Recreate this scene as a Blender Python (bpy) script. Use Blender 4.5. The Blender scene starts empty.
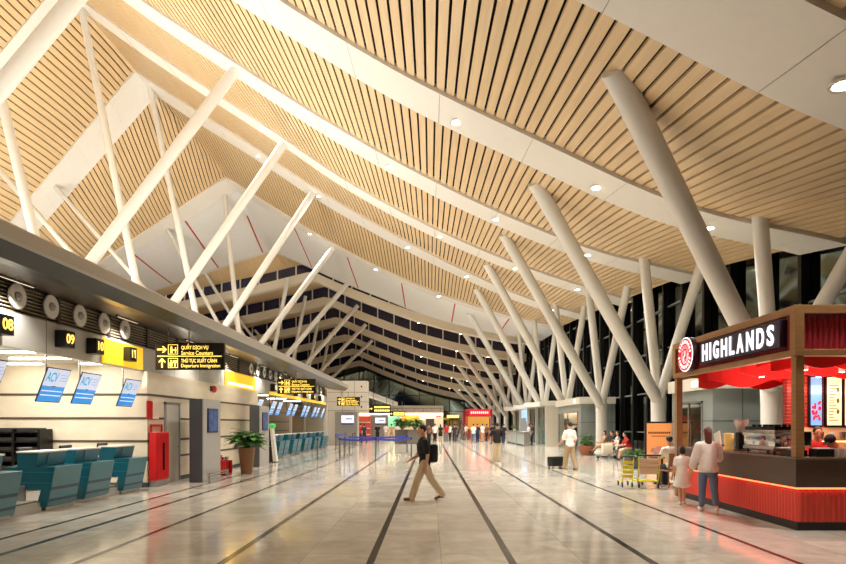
import bpy, bmesh, math, random
from mathutils import Vector, Matrix, Euler
random.seed(7)
PI = math.pi
SC = bpy.context.scene
COL = SC.collection
CAM_Z = 1.65

# ------------------------------------------------------------------ camera / view
cam_d = bpy.data.cameras.new('camera'); cam = bpy.data.objects.new('camera', cam_d); COL.objects.link(cam)
cam.location = (0, 0, CAM_Z); cam.rotation_euler = (PI/2, 0, 0)
cam_d.sensor_width = 36; cam_d.lens = 600/846*36
cam_d.shift_x = -7/846; cam_d.shift_y = 142/846
cam_d.clip_start = 0.05; cam_d.clip_end = 500
SC.camera = cam
vs = SC.view_settings
SC.display_settings.display_device = 'sRGB'
vs.view_transform = 'Standard'; vs.look = 'None'; vs.gamma = 1; vs.exposure = 0.0; vs.use_curve_mapping = False
try:
    SC.cycles.use_denoising = True
    SC.cycles.max_bounces = 8; SC.cycles.diffuse_bounces = 4; SC.cycles.glossy_bounces = 4
    SC.cycles.sample_clamp_indirect = 6
except Exception: pass

w = bpy.data.worlds.new('night'); SC.world = w; w.use_nodes = True
bg = w.node_tree.nodes['Background']; bg.inputs[0].default_value = (0.03, 0.035, 0.07, 1); bg.inputs[1].default_value = 0.35

# ------------------------------------------------------------------ materials
def srgb(r, g, b):
    f = lambda c: (c/255/12.92) if c/255 <= 0.04045 else ((c/255+0.055)/1.055)**2.4
    return (f(r), f(g), f(b), 1)
MATS = {}
def mat(name, col, rough=0.5, metal=0.0, emit=None, estr=0.0, vary=0.0, scale=4.0, stretch=(1,1,1), spec=0.5, bump=0.0, coat=0.0):
    if name in MATS: return MATS[name]
    m = bpy.data.materials.new(name); m.use_nodes = True
    nt = m.node_tree; b = nt.nodes['Principled BSDF']
    if len(col) == 3: col = srgb(*col)
    b.inputs['Base Color'].default_value = col
    b.inputs['Roughness'].default_value = rough; b.inputs['Metallic'].default_value = metal
    b.inputs['Specular IOR Level'].default_value = spec
    if coat: b.inputs['Coat Weight'].default_value = coat
    if emit is not None:
        if len(emit) == 3: emit = srgb(*emit)
        b.inputs['Emission Color'].default_value = emit; b.inputs['Emission Strength'].default_value = estr
    # every material is procedural: a noise varies its colour a little
    tc = nt.nodes.new('ShaderNodeTexCoord'); mp = nt.nodes.new('ShaderNodeMapping'); mp.inputs['Scale'].default_value = stretch
    nz = nt.nodes.new('ShaderNodeTexNoise'); nz.inputs['Scale'].default_value = scale; nz.inputs['Detail'].default_value = 5
    rp = nt.nodes.new('ShaderNodeValToRGB')
    v = max(vary, 0.02)
    rp.color_ramp.elements[0].position = 0.3; rp.color_ramp.elements[1].position = 0.7
    rp.color_ramp.elements[0].color = tuple(max(0, c*(1-v)) for c in col[:3])+(1,)
    rp.color_ramp.elements[1].color = tuple(min(1, c*(1+v*0.6)) for c in col[:3])+(1,)
    nt.links.new(tc.outputs['Object'], mp.inputs[0]); nt.links.new(mp.outputs[0], nz.inputs['Vector'])
    nt.links.new(nz.outputs['Fac'], rp.inputs[0]); nt.links.new(rp.outputs[0], b.inputs['Base Color'])
    if bump:
        bp = nt.nodes.new('ShaderNodeBump'); bp.inputs['Strength'].default_value = bump; bp.inputs['Distance'].default_value = 0.01
        nt.links.new(nz.outputs['Fac'], bp.inputs['Height']); nt.links.new(bp.outputs[0], b.inputs['Normal'])
    MATS[name] = m
    return m
def glass(name, col=(0.9,0.95,0.93,1), rough=0.02, alpha=0.25):
    if name in MATS: return MATS[name]
    m = mat(name, col, rough, spec=0.5); b = m.node_tree.nodes['Principled BSDF']
    b.inputs['Alpha'].default_value = alpha
    return m

# ------------------------------------------------------------------ mesh helpers
def nb(): return bmesh.new()
def quad(bm, a, b, c, d): return bm.faces.new([bm.verts.new(p) for p in (a, b, c, d)])
def box(bm, x0, x1, y0, y1, z0, z1, M=None):
    P = [(x, y, z) for z in (z0, z1) for y in (y0, y1) for x in (x0, x1)]
    if M is not None: P = [M @ Vector(p) for p in P]
    v = [bm.verts.new(p) for p in P]
    for f in ((0,2,3,1),(4,5,7,6),(0,1,5,4),(2,6,7,3),(0,4,6,2),(1,3,7,5)): bm.faces.new([v[i] for i in f])
def rbox(bm, x0, x1, y0, y1, z0, z1, r=0.01, M=None, seg=2):
    b2 = nb(); box(b2, x0, x1, y0, y1, z0, z1)
    bmesh.ops.bevel(b2, geom=b2.edges[:], offset=r, segments=seg, affect='EDGES', profile=0.5)
    merge(bm, b2, M)
def merge(bm, b2, M=None):
    if M is not None: bmesh.ops.transform(b2, matrix=M, verts=b2.verts[:])
    me = bpy.data.meshes.new('tmp'); b2.to_mesh(me); b2.free(); bm.from_mesh(me); bpy.data.meshes.remove(me)
def frame_of(d):
    d = d.normalized(); up = Vector((0,0,1)) if abs(d.z) < 0.95 else Vector((0,1,0))
    a = d.cross(up).normalized(); return a, d.cross(a).normalized()
def tube(bm, p0, p1, r0, r1=None, n=12, caps=True):
    p0 = Vector(p0); p1 = Vector(p1); r1 = r0 if r1 is None else r1
    a, b = frame_of(p1-p0)
    R = [[bm.verts.new(p + (a*math.cos(t)+b*math.sin(t))*r) for t in [2*PI*i/n for i in range(n)]] for p, r in ((p0, r0), (p1, r1))]
    for i in range(n):
        j = (i+1) % n; bm.faces.new((R[0][i], R[0][j], R[1][j], R[1][i]))
    if caps: bm.faces.new(R[0]); bm.faces.new(R[1][::-1])
def path(bm, pts, r, n=8):
    pts = [Vector(p) for p in pts]; rings = []
    for i, p in enumerate(pts):
        d = (pts[min(i+1, len(pts)-1)] - pts[max(i-1, 0)])
        a, b = frame_of(d); rr = r[i] if isinstance(r, (list, tuple)) else r
        if rings:   # keep the frame from twisting
            pa = rings[-1][1]; a = (pa - d.normalized()*pa.dot(d.normalized())).normalized(); b = d.normalized().cross(a)
        rings.append(([bm.verts.new(p + (a*math.cos(2*PI*k/n)+b*math.sin(2*PI*k/n))*rr) for k in range(n)], a))
    for (A, _), (B, _) in zip(rings, rings[1:]):
        for k in range(n): bm.faces.new((A[k], A[(k+1) % n], B[(k+1) % n], B[k]))
    bm.faces.new(rings[0][0]); bm.faces.new(rings[-1][0][::-1])
def lathe(bm, prof, c=(0,0,0), n=24, M=None):
    b2 = nb(); rings = []
    for r, z in prof: rings.append([b2.verts.new((c[0]+r*math.cos(2*PI*i/n), c[1]+r*math.sin(2*PI*i/n), c[2]+z)) for i in range(n)])
    for A, B in zip(rings, rings[1:]):
        for i in range(n): b2.faces.new((A[i], A[(i+1) % n], B[(i+1) % n], B[i]))
    b2.faces.new(rings[0][::-1]); b2.faces.new(rings[-1]); merge(bm, b2, M)
def ball(bm, c, r, n=10, M=None):
    if not hasattr(r, '__len__'): r = (r, r, r)
    T = Matrix.Translation(c) @ (M if M is not None else Matrix()) @ Matrix.Diagonal((r[0], r[1], r[2], 1))
    bmesh.ops.create_uvsphere(bm, u_segments=n+4, v_segments=n, radius=1, matrix=T)
def prism(bm, pts, y0, y1):     # outline in (x,z), extruded along y
    A = [bm.verts.new((x, y0, z)) for x, z in pts]; B = [bm.verts.new((x, y1, z)) for x, z in pts]
    bm.faces.new(A[::-1]); bm.faces.new(B); n = len(pts)
    for i in range(n): bm.faces.new((A[i], A[(i+1) % n], B[(i+1) % n], B[i]))
def prismM(bm, pts, y0, y1, M):
    b2 = nb(); prism(b2, pts, y0, y1); merge(bm, b2, M)

def obj(name, bm, m, parent=None, loc=None, smooth=False, kind=None, label=None):
    me = bpy.data.meshes.new(name)
    bmesh.ops.recalc_face_normals(bm, faces=bm.faces[:])
    bm.to_mesh(me); bm.free()
    if not isinstance(m, (list, tuple)): m = [m]
    for x in m: me.materials.append(x)
    if smooth:
        for p in me.polygons: p.use_smooth = True
        if smooth == 'auto':
            try: me.set_sharp_from_angle(angle=0.7)
            except Exception: pass
    o = bpy.data.objects.new(name, me); COL.objects.link(o)
    if loc is not None: o.location = loc
    if parent is not None: o.parent = parent
    if kind: o['kind'] = kind
    if label: o['label'] = label
    return o
def struct(name, bm, m, parent=None, smooth=False, label=None): return obj(name, bm, m, parent, None, smooth, 'structure', label)
def tag(o, label, cat, group=None, kind=None):
    o['label'] = label; o['category'] = cat
    if group: o['group'] = group
    if kind: o['kind'] = kind
    return o
def thing(name, label, cat, loc=(0,0,0), rz=0.0, group=None):
    o = bpy.data.objects.new(name, None); COL.objects.link(o); o.empty_display_size = 0.2
    o.location = loc; o.rotation_euler = (0, 0, rz)
    return tag(o, label, cat, group)
def dup(root, loc=None, rz=None, label=None, group=None, remat=None):
    def cp(o, par):
        c = o.copy(); COL.objects.link(c)
        if par is not None: c.parent = par
        if remat and o.type == 'MESH':
            for part, mm in remat.items():
                if o.name.split('.')[0] == part:
                    c.material_slots[0].link = 'OBJECT'; c.material_slots[0].material = mm
        for ch in list(o.children): cp(ch, c)
        return c
    r = cp(root, None)
    if loc is not None: r.location = loc
    if rz is not None: r.rotation_euler = (0, 0, rz)
    if label: r['label'] = label
    if group: r['group'] = group
    return r
def text_bm(bm, s, size, M, depth=0.004, bold=0.0, align='CENTER'):
    cu = bpy.data.curves.new('txt', 'FONT'); cu.body = s; cu.size = size; cu.align_x = align; cu.align_y = 'CENTER'
    cu.extrude = depth; cu.offset = bold; cu.resolution_u = 3
    o = bpy.data.objects.new('txt', cu); COL.objects.link(o)
    me = bpy.data.meshes.new_from_object(o.evaluated_get(bpy.context.evaluated_depsgraph_get()))
    me.transform(M); bm.from_mesh(me)
    bpy.data.objects.remove(o); bpy.data.curves.remove(cu); bpy.data.meshes.remove(me)
def text_fit(bm, s, W, H, M, depth=0.003, bold=0.0, align='CENTER'):
    # writing scaled to a given width and capital height, centred (or left-aligned) on the origin of M
    b2 = nb(); text_bm(b2, s, 1.0, Matrix(), depth, bold, 'CENTER')
    xs_ = [v.co.x for v in b2.verts]; ys_ = [v.co.y for v in b2.verts]
    x0, x1, y0, y1 = min(xs_), max(xs_), min(ys_), max(ys_)
    kx, ky = W/(x1-x0), H/(y1-y0); ox = -x0 if align == 'LEFT' else -(x0+x1)/2
    merge(bm, b2, M @ Matrix.Diagonal((kx, ky, 1, 1)) @ Matrix.Translation((ox, -(y0+y1)/2, 0)))
# orientation of flat writing: facing -Y (towards the camera) / facing +X / facing -X
def face_y(x, y, z): return Matrix.Translation((x, y, z)) @ Matrix.Rotation(PI/2, 4, 'X')
def face_px(x, y, z): return Matrix.Translation((x, y, z)) @ Matrix.Rotation(PI/2, 4, 'Z') @ Matrix.Rotation(PI/2, 4, 'X')
def face_mx(x, y, z): return Matrix.Translation((x, y, z)) @ Matrix.Rotation(-PI/2, 4, 'Z') @ Matrix.Rotation(PI/2, 4, 'X')

# ------------------------------------------------------------------ palette
WHITE_STEEL = mat('white painted steel', (224, 220, 211), 0.35)
PANEL_WHITE = mat('white ceiling panel', (222, 216, 206), 0.45)
SLAT = mat('pale wood slat', (214, 184, 140), 0.42, vary=0.10, scale=1.5, stretch=(6, 0.3, 1))
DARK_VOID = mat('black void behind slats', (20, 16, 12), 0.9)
MEMBRANE = mat('white skylight membrane', (232, 230, 226), 0.35, vary=0.03)
RED_SEAM = mat('red seam', (190, 40, 30), 0.5)
CREAM = mat('cream marble cladding', (243, 230, 206), 0.28, vary=0.10, scale=1.2, stretch=(1, 1, 2.5))
GROOVE = mat('dark groove', (88, 76, 62), 0.5)
GREY = mat('grey metal panel', (160, 160, 156), 0.35, metal=0.3)
LIGHT_GREY = mat('light grey metal panel', (186, 184, 180), 0.35, metal=0.2)
DARK_GREY = mat('dark grey cladding', (74, 74, 76), 0.4)
SOFFIT = mat('bronze grey soffit', (86, 76, 66), 0.35, metal=0.3)
BLACK = mat('black plastic', (14, 14, 15), 0.4)
BLACK_METAL = mat('black metal', (20, 20, 21), 0.35, metal=0.5)
STEEL = mat('stainless steel', (190, 188, 184), 0.25, metal=0.9, vary=0.05)
CHROME = mat('chrome', (205, 205, 205), 0.12, metal=1.0)
TEAL = mat('teal laminate', (22, 96, 112), 0.28, vary=0.04, coat=0.3)
TEAL_DARK = mat('dark teal laminate', (10, 62, 76), 0.3, vary=0.04)
TEAL_PALE = mat('pale teal printed front', (72, 124, 138), 0.35, vary=0.05)
TEAL_BAND = mat('teal printed band', (10, 62, 92), 0.3)
WHITE_LAM = mat('white laminate', (236, 232, 224), 0.3)
WOOD = mat('oak frame', (160, 116, 72), 0.4, vary=0.15, scale=3, stretch=(1, 1, 8))
WOOD_DARK = mat('brown wood counter', (84, 64, 49), 0.4, vary=0.15, scale=3, stretch=(1, 8, 8))
RED_PAINT = mat('red paint', (206, 24, 28), 0.35)
MAROON = mat('maroon corrugated panel', (150, 24, 34), 0.5)
RED_FABRIC = mat('red hanging fabric', (225, 25, 22), 0.6, vary=0.05)
YELLOW_LIT = mat('yellow lit writing', (255, 216, 100), 0.5, emit=(255, 218, 104), estr=1.7)
WHITE_LIT = mat('white lit writing', (255, 250, 240), 0.5, emit=(255, 246, 235), estr=1.8)
LAMP = mat('downlight lens', (255, 245, 225), 0.5, emit=(255, 236, 200), estr=30)
TUBE_LIGHT = mat('fluorescent tube', (255, 250, 240), 0.5, emit=(255, 246, 226), estr=9)
GREEN_LEAF = mat('green leaf', (92, 146, 62), 0.45, vary=0.35, scale=6)
TERRACOTTA = mat('brown planter', (142, 100, 62), 0.5, vary=0.1)
NIGHT_GLASS = mat('night window glass', (118, 130, 125), 0.05, metal=1.0)
BLUE_GLASS = mat('blue night clerestory glass', (26, 26, 58), 0.12, spec=0.5)
TEAL_GLASS = mat('teal tinted glass', (70, 122, 112), 0.08, spec=0.6)
# ------------------------------------------------------------------ roof surface
S = 8.75                                    # distance between roof ribs
XK = [-21, -17, -13, -9, -5, -1, 3, 7, 11]
DK = [-8.75, 0, 8.75, 17.5, 26.25, 35, 43.75, 52.5, 61.25]
ZT = [[20.0, 17.2, 14.2, 11.2, 8.6, 6.2, 4.2, 2.9, 2.2],
      [21.0, 18.2, 15.3, 12.4, 9.8, 7.4, 5.3, 3.6, 2.8],
      [22.2, 19.4, 16.5, 13.7, 11.1, 8.7, 6.6, 4.7, 3.8],
      [24.4, 21.0, 17.8, 15.0, 12.4, 9.95, 8.0, 6.25, 5.3],
      [24.8, 21.7, 18.6, 15.9, 13.3, 11.0, 9.05, 7.5, 6.5],
      [25.0, 22.1, 19.4, 16.8, 14.1, 11.85, 10.0, 8.5, 7.25],
      [25.1, 22.5, 20.0, 17.3, 14.9, 12.7, 10.75, 9.05, 7.9],
      [23.2, 20.6, 18.1, 15.7, 13.6, 11.8, 10.4, 9.3, 8.4],
      [20.0, 18.0, 16.3, 14.5, 12.9, 11.3, 10.1, 9.2, 8.6]]
RIDGE = [-21, -21, -21, -21, -21, -21, -21, -17, -16.2]
LSLOPE = [1.2, 1.2, 1.2, 1.2, 1.2, 1.2, 1.22, 0.6, 0.34]
def cr(a, t):
    n = len(a); i = max(0, min(n-2, int(math.floor(t)))); u = t-i
    p1, p2 = a[i], a[i+1]; p0 = a[i-1] if i > 0 else 2*p1-p2; p3 = a[i+2] if i+2 < n else 2*p2-p1
    return p1 + 0.5*u*(p2-p0 + u*(2*p0-5*p1+4*p2-p3 + u*(3*(p1-p2)+p3-p0)))
def lin(a, t):
    i = max(0, min(len(a)-2, int(math.floor(t)))); u = max(0, min(1, t-i)); return a[i]*(1-u)+a[i+1]*u
def roof_right(X, D):
    tx = (X+21)/4; td = (D+8.75)/8.75
    col = []
    for row in ZT:
        if tx < 0: col.append(row[0] + (row[0]-row[1])*(-tx))
        else: col.append(cr(row, min(tx, 8.2)))
    return cr(col, min(max(td, 0), 8))
def roof(X, D):
    td = (D+8.75)/8.75; xr = lin(RIDGE, td)
    if X >= xr: return CAM_Z + roof_right(X, D)
    return CAM_Z + roof_right(xr, D) - lin(LSLOPE, td)*(xr-X)
X_EDGE, X_LEFT, HB = 11.45, -36.0, 1.1
BANDS = [0, 8.75, 17.5, 26.25, 35, 43.75]
def sheet(bm, xs, ds, dz, thick):
    G = [[[bm.verts.new((x, d, roof(x, d)+dz+t)) for d in ds] for x in xs] for t in (0, thick)]
    nx, nd = len(xs), len(ds)
    for t in (0, 1):
        for i in range(nx-1):
            for j in range(nd-1): bm.faces.new((G[t][i][j], G[t][i+1][j], G[t][i+1][j+1], G[t][i][j+1]))
    for i in range(nx-1):
        for j in (0, nd-1): bm.faces.new((G[0][i][j], G[0][i+1][j], G[1][i+1][j], G[1][i][j]))
    for j in range(nd-1):
        for i in (0, nx-1): bm.faces.new((G[0][i][j], G[0][i][j+1], G[1][i][j+1], G[1][i][j]))
def xs_range(a, b, step):
    n = max(1, round((b-a)/step)); return [a+(b-a)*i/n for i in range(n+1)]
XS = xs_range(X_LEFT, X_EDGE, 0.6)
for k, D in enumerate(BANDS):
    bm = nb()
    sheet(bm, XS, [D-HB, D, D+HB], -0.12, 0.22)
    t = struct('trim_%d' % (k+1), bm, PANEL_WHITE, smooth='auto', label='broad white curved rib across the slatted ceiling')
    bj = nb()                                # fine panel joints
    for x in xs_range(-33, 10.5, 2.6):
        for d0, d1 in ((D-HB+0.01, D+HB-0.01),):
            n = 4
            for i in range(n):
                a = d0+(d1-d0)*i/n; b = d0+(d1-d0)*(i+1)/n
                quad(bj, (x-0.008, a, roof(x, a)-0.123), (x+0.008, a, roof(x, a)-0.123), (x+0.008, b, roof(x, b)-0.123), (x-0.008, b, roof(x, b)-0.123))
    obj('panel_joint', bj, mat('joint line', (150, 146, 138), 0.6), t)
PITCH, SW = 0.27, 0.207
EDGES = [-8.75] + BANDS + [52.5]
for k in range(len(EDGES)-1):
    d0 = EDGES[k] + (HB if k > 0 else 0); d1 = EDGES[k+1] - (HB if k < len(EDGES)-2 else 0)
    n = 5; ds = [d0+(d1-d0)*i/n for i in range(n+1)]
    bm = nb()
    x = X_LEFT
    while x < X_EDGE-SW:
        rows = []
        for d in ds:
            za, zb = roof(x, d), roof(x+SW, d)
            rows.append([bm.verts.new(p) for p in ((x, d, za), (x+SW, d, zb), (x+SW, d, zb+0.07), (x, d, za+0.07))])
        for A, B in zip(rows, rows[1:]):
            for i, j in ((0, 1), (1, 2), (3, 0)): bm.faces.new((A[i], A[j], B[j], B[i]))
        x += PITCH
    c = struct('ceiling' , bm, SLAT, label='pale wood slats of the ceiling between two white ribs')
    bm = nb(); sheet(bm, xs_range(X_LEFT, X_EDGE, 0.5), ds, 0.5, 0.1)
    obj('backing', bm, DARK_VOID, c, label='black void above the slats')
# white skylight membrane with red seams
bm = nb(); sheet(bm, XS, [52.5, 54.6, 56.8, 59, 61.25], 0.0, 0.1)
mem = struct('ceiling', bm, MEMBRANE, smooth='auto', label='smooth white skylight strip with red seams')
bm = nb()
for x in (-31, -26.2, -21.5, -17, -12, -7.3, -2.5, 2.2, 7):
    ds = [52.6+(61.2-52.6)*i/6 for i in range(7)]
    for a, b in zip(ds, ds[1:]):
        quad(bm, (x-0.06, a, roof(x-0.06, a)-0.01), (x+0.06, a, roof(x+0.06, a)-0.01), (x+0.06, b, roof(x+0.06, b)-0.01), (x-0.06, b, roof(x-0.06, b)-0.01))
obj('seam', bm, RED_SEAM, mem, label='red seam lines')
# a white kerb along the near edge of the skylight
bm = nb(); sheet(bm, XS, [51.4, 52.6], -0.1, 0.2); struct('trim_7', bm, PANEL_WHITE, smooth='auto')

# far, stepping part of the roof: rib beam, soffit and clerestory glazing
FX = [-36, -24, -18, -14, -12.3, -9, -5, -1.5, 2.3, 6.3, 9, 11.45]
FZ = [9.8, 12.3, 13.6, 14.6, 15.0, 13.5, 11.95, 10.7, 9.65, 8.8, 8.4, 8.15]
DROP = [0, 0.75, 1.6, 2.6, 3.6, 4.6, 5.6]
RIB_D = [63.0+8.75*i for i in range(7)]
def far_shape(X):
    for i in range(len(FX)-1):
        if X <= FX[i+1]:
            u = (X-FX[i])/(FX[i+1]-FX[i]); return FZ[i]*(1-u)+FZ[i+1]*u
    return FZ[-1]
_fs = {}
def far_z(X, k):
    # a little smoothing of the profile
    z = sum(far_shape(X+o)*w_ for o, w_ in ((-1.2, .25), (0, .5), (1.2, .25))) if abs(X+12.3) > 1.3 else far_shape(X)
    return CAM_Z + z - DROP[k]
def far_roof(X, D):
    k = max(0, min(6, int((D-63)/8.75))); return far_z(X, k)
FXS = xs_range(-36, X_EDGE, 0.8)
def sweep(bm, prof):        # prof(x) -> list of (y,z)
    rows = [[bm.verts.new((x, y, z)) for y, z in prof(x)] for x in FXS]
    n = len(rows[0])
    for A, B in zip(rows, rows[1:]):
        for i in range(n): bm.faces.new((A[i], A[(i+1) % n], B[(i+1) % n], B[i]))
    bm.faces.new(rows[0]); bm.faces.new(rows[-1][::-1])
for k in range(7):
    D = RIB_D[k]
    bm = nb(); sweep(bm, lambda x: [(D-0.35, far_z(x, k)+0.1), (D-0.1, far_z(x, k)), (D+0.45, far_z(x, k)+0.05), (D+0.45, far_z(x, k)+0.95), (D-0.35, far_z(x, k)+0.95)])
    struct('trim_%d' % (8+k), bm, mat('far rib panel', (222, 212, 192), 0.4), smooth='auto', label='stepped rib beam of the far roof')
    if k < 6:
        bm = nb(); sweep(bm, lambda x: [(D+0.45, far_z(x, k)+0.3), (D+8.75, far_z(x, k)+1.45), (D+8.75, far_z(x, k)+1.6), (D+0.45, far_z(x, k)+0.5)])
        struct('ceiling', bm, SLAT, smooth='auto', label='slatted soffit between two far rib beams')
    # clerestory above this rib, up to the soffit in front of it
    y = D
    bm = nb(); bmm = nb()
    top = (lambda x: far_z(x, k-1)+1.5) if k else (lambda x: min(roof(x, 61.25)+0.35, far_z(x, 0)+2.0))
    for a, b in zip(FXS, FXS[1:]):
        quad(bm, (a, y, far_z(a, k)+0.9), (b, y, far_z(b, k)+0.9), (b, y, top(b)), (a, y, top(a)))
    x = -35.5
    while x < X_EDGE-0.2:
        zb, zt = far_z(x, k)+0.9, top(x)
        if zt > zb: box(bmm, x-0.06, x+0.06, y-0.12, y-0.01, zb, zt)
        x += 1.95
    g = struct('window_%d' % (k+1), bm, BLUE_GLASS, label='strip of dark blue clerestory glass between far roof ribs')
    obj('mullion', bmm, WHITE_STEEL, g, label='thin white mullions')
bm = nb()                                    # strip of roof that closes the skylight's far edge
sheet(bm, FXS, [61.0, 61.3], -0.03, 0.3); struct('trim_15', bm, PANEL_WHITE, smooth='auto')
bm = nb(); rows = [[bm.verts.new((x, d, z)) for d, z in ((61.3, roof(x, 61.25)-0.02), (63.0, min(roof(x, 61.25)+0.35, far_z(x, 0)+2.0)))] for x in FXS]
for A, B in zip(rows, rows[1:]): bm.faces.new((A[0], B[0], B[1], A[1]))
struct('ceiling', bm, SLAT, label='narrow slatted strip beyond the skylight')

# ------------------------------------------------------------------ downlights
def lens(bm, c, r, n=16):
    lathe(bm, [(0.001, -0.012), (r*0.9, -0.012), (r, 0.0), (0.001, 0.001)], c, n)
def downlight(x, d, z, label, group, power, r=0.15):
    t = thing('downlight', label, 'ceiling light', (x, d, z), 0, group)
    bm = nb(); lathe(bm, [(r, 0.0), (r, -0.03), (r*1.35, -0.035), (r*1.4, 0.0)], n=18); obj('trim_ring', bm, WHITE_STEEL, t, smooth='auto')
    bm = nb(); lens(bm, (0, 0, -0.02), r); obj('lens', bm, LAMP, t, label='glowing lens')
    l = bpy.data.lights.new('downlight_beam', 'SPOT'); l.energy = power; l.color = (1, 0.98, 0.94); l.spot_size = 2.2; l.spot_blend = 0.9; l.shadow_soft_size = 0.12
    lo = bpy.data.objects.new('downlight_beam', l); COL.objects.link(lo); lo.parent = t; lo.location = (0, 0, -0.08)
RIBN = ['nearest white rib', 'second white rib', 'third white rib', 'fourth white rib', 'fifth white rib']
SIDE = ['nearest the glass wall', 'second from the glass wall', 'third from the glass wall', 'fourth from the glass wall', 'fifth from the glass wall', 'sixth from the glass wall']
LIGHTS = {1: [6.03], 2: [8.25, 4.93, 0.79], 3: [6.9, 2.9, -1.75, -8.75], 4: [8.6, 5.0, 0.58, -9.8], 5: [9.0, 5.6, 2.7, -1.6, -8.1, -12.5]}
for k, xs in LIGHTS.items():
    D = BANDS[k]
    for i, x in enumerate(xs):
        dd = D + (0.25 if k == 2 else 0)
        downlight(x, dd, roof(x, dd)-0.125, 'round bright ceiling downlight in the %s, %s' % (RIBN[k-1], SIDE[i]), 'downlights in the ceiling ribs', (1200 if k == 1 else 1100 if x > 8 else 1700 if x > 6 else 2600))
for i, x in enumerate([9.05, 5.0, 0.74, -4.7, -10.4]):
    downlight(x, 52.0, roof(x, 52.0)-0.105, 'round ceiling downlight on the near edge of the white skylight, %s' % SIDE[i], 'downlights in the ceiling ribs', 2600)
for k in range(5):
    for i, x in enumerate([7.6-0.7*k, 3.2, -1.2]):
        downlight(x, RIB_D[k]-0.08, far_z(x, k)+0.01, 'small downlight under the %s stepped roof rib beyond the skylight, %s' % (['first', 'second', 'third', 'fourth', 'fifth'][k], SIDE[i]), 'downlights under the far roof ribs', 1500, 0.13)
# ------------------------------------------------------------------ floor
def floor_mat():
    m = bpy.data.materials.new('polished marble floor'); m.use_nodes = True
    nt = m.node_tree; b = nt.nodes['Principled BSDF']; L = nt.links.new
    tc = nt.nodes.new('ShaderNodeTexCoord')
    br = nt.nodes.new('ShaderNodeTexBrick'); br.offset = 0.0; br.squash = 1.0
    br.inputs['Scale'].default_value = 1.0; br.inputs['Brick Width'].default_value = 0.845; br.inputs['Row Height'].default_value = 0.845
    br.inputs['Mortar Size'].default_value = 0.004; br.inputs['Mortar Smooth'].default_value = 0.3; br.inputs['Bias'].default_value = 0.0
    br.inputs['Color1'].default_value = srgb(212, 206, 194); br.inputs['Color2'].default_value = srgb(194, 187, 174); br.inputs['Mortar'].default_value = srgb(150, 140, 122)
    mp = nt.nodes.new('ShaderNodeMapping'); mp.inputs['Location'].default_value = (0.71, 0, 0)
    L(tc.outputs['Object'], mp.inputs[0]); L(mp.outputs[0], br.inputs['Vector'])
    n1 = nt.nodes.new('ShaderNodeTexNoise'); n1.inputs['Scale'].default_value = 1.6; n1.inputs['Detail'].default_value = 8; n1.inputs['Roughness'].default_value = 0.65; n1.inputs['Distortion'].default_value = 1.5
    L(tc.outputs['Object'], n1.inputs['Vector'])
    rp = nt.nodes.new('ShaderNodeValToRGB'); rp.color_ramp.elements[0].position = 0.35; rp.color_ramp.elements[1].position = 0.65
    rp.color_ramp.elements[0].color = (0.84, 0.82, 0.79, 1); rp.color_ramp.elements[1].color = (1.10, 1.09, 1.07, 1)
    L(n1.outputs['Fac'], rp.inputs[0])
    mx = nt.nodes.new('ShaderNodeMix'); mx.data_type = 'RGBA'; mx.blend_type = 'MULTIPLY'; mx.inputs['Factor'].default_value = 1
    L(br.outputs['Color'], mx.inputs['A']); L(rp.outputs[0], mx.inputs['B']); L(mx.outputs['Result'], b.inputs['Base Color'])
    b.inputs['Roughness'].default_value = 0.11; b.inputs['Specular IOR Level'].default_value = 0.75
    # very slight waviness of the polish
    n2 = nt.nodes.new('ShaderNodeTexNoise'); n2.inputs['Scale'].default_value = 2.2; n2.inputs['Detail'].default_value = 1
    L(tc.outputs['Object'], n2.inputs['Vector'])
    bp = nt.nodes.new('ShaderNodeBump'); bp.inputs['Strength'].default_value = 0.08; bp.inputs['Distance'].default_value = 0.01
    L(n2.outputs['Fac'], bp.inputs['Height']); L(bp.outputs[0], b.inputs['Normal'])
    return m
Y_BACK = 112.0
bm = nb(); box(bm, -37, 12.2, -9, Y_BACK, -0.2, 0); struct('floor', bm, floor_mat(), label='polished cream marble floor')
STRIPE = mat('dark granite inlay', (36, 32, 30), 0.16, vary=0.5, scale=14)
for i, (x, wd, y1) in enumerate([(-6.15, 0.10, 46), (-5.42, 0.12, 46), (-4.2, 0.10, 80), (-2.47, 0.11, 80), (-0.71, 0.11, 80), (0.98, 0.11, 100), (2.65, 0.11, 100), (4.37, 0.09, 100), (6.9, 0.10, 9.1)]):
    bm = nb(); box(bm, x-wd*0.42, x+wd*0.42, -8 if i < 8 else 2, y1, -0.05, 0.0025); struct('trim_%d' % (20+i), bm, STRIPE, label='dark granite stripe inlaid in the floor')

# ------------------------------------------------------------------ enclosing walls
bm = nb(); box(bm, -37.2, -36.2, -9, Y_BACK, 0, 22); struct('wall_left', bm, mat('distant wall', (120, 110, 96), 0.6))
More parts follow.
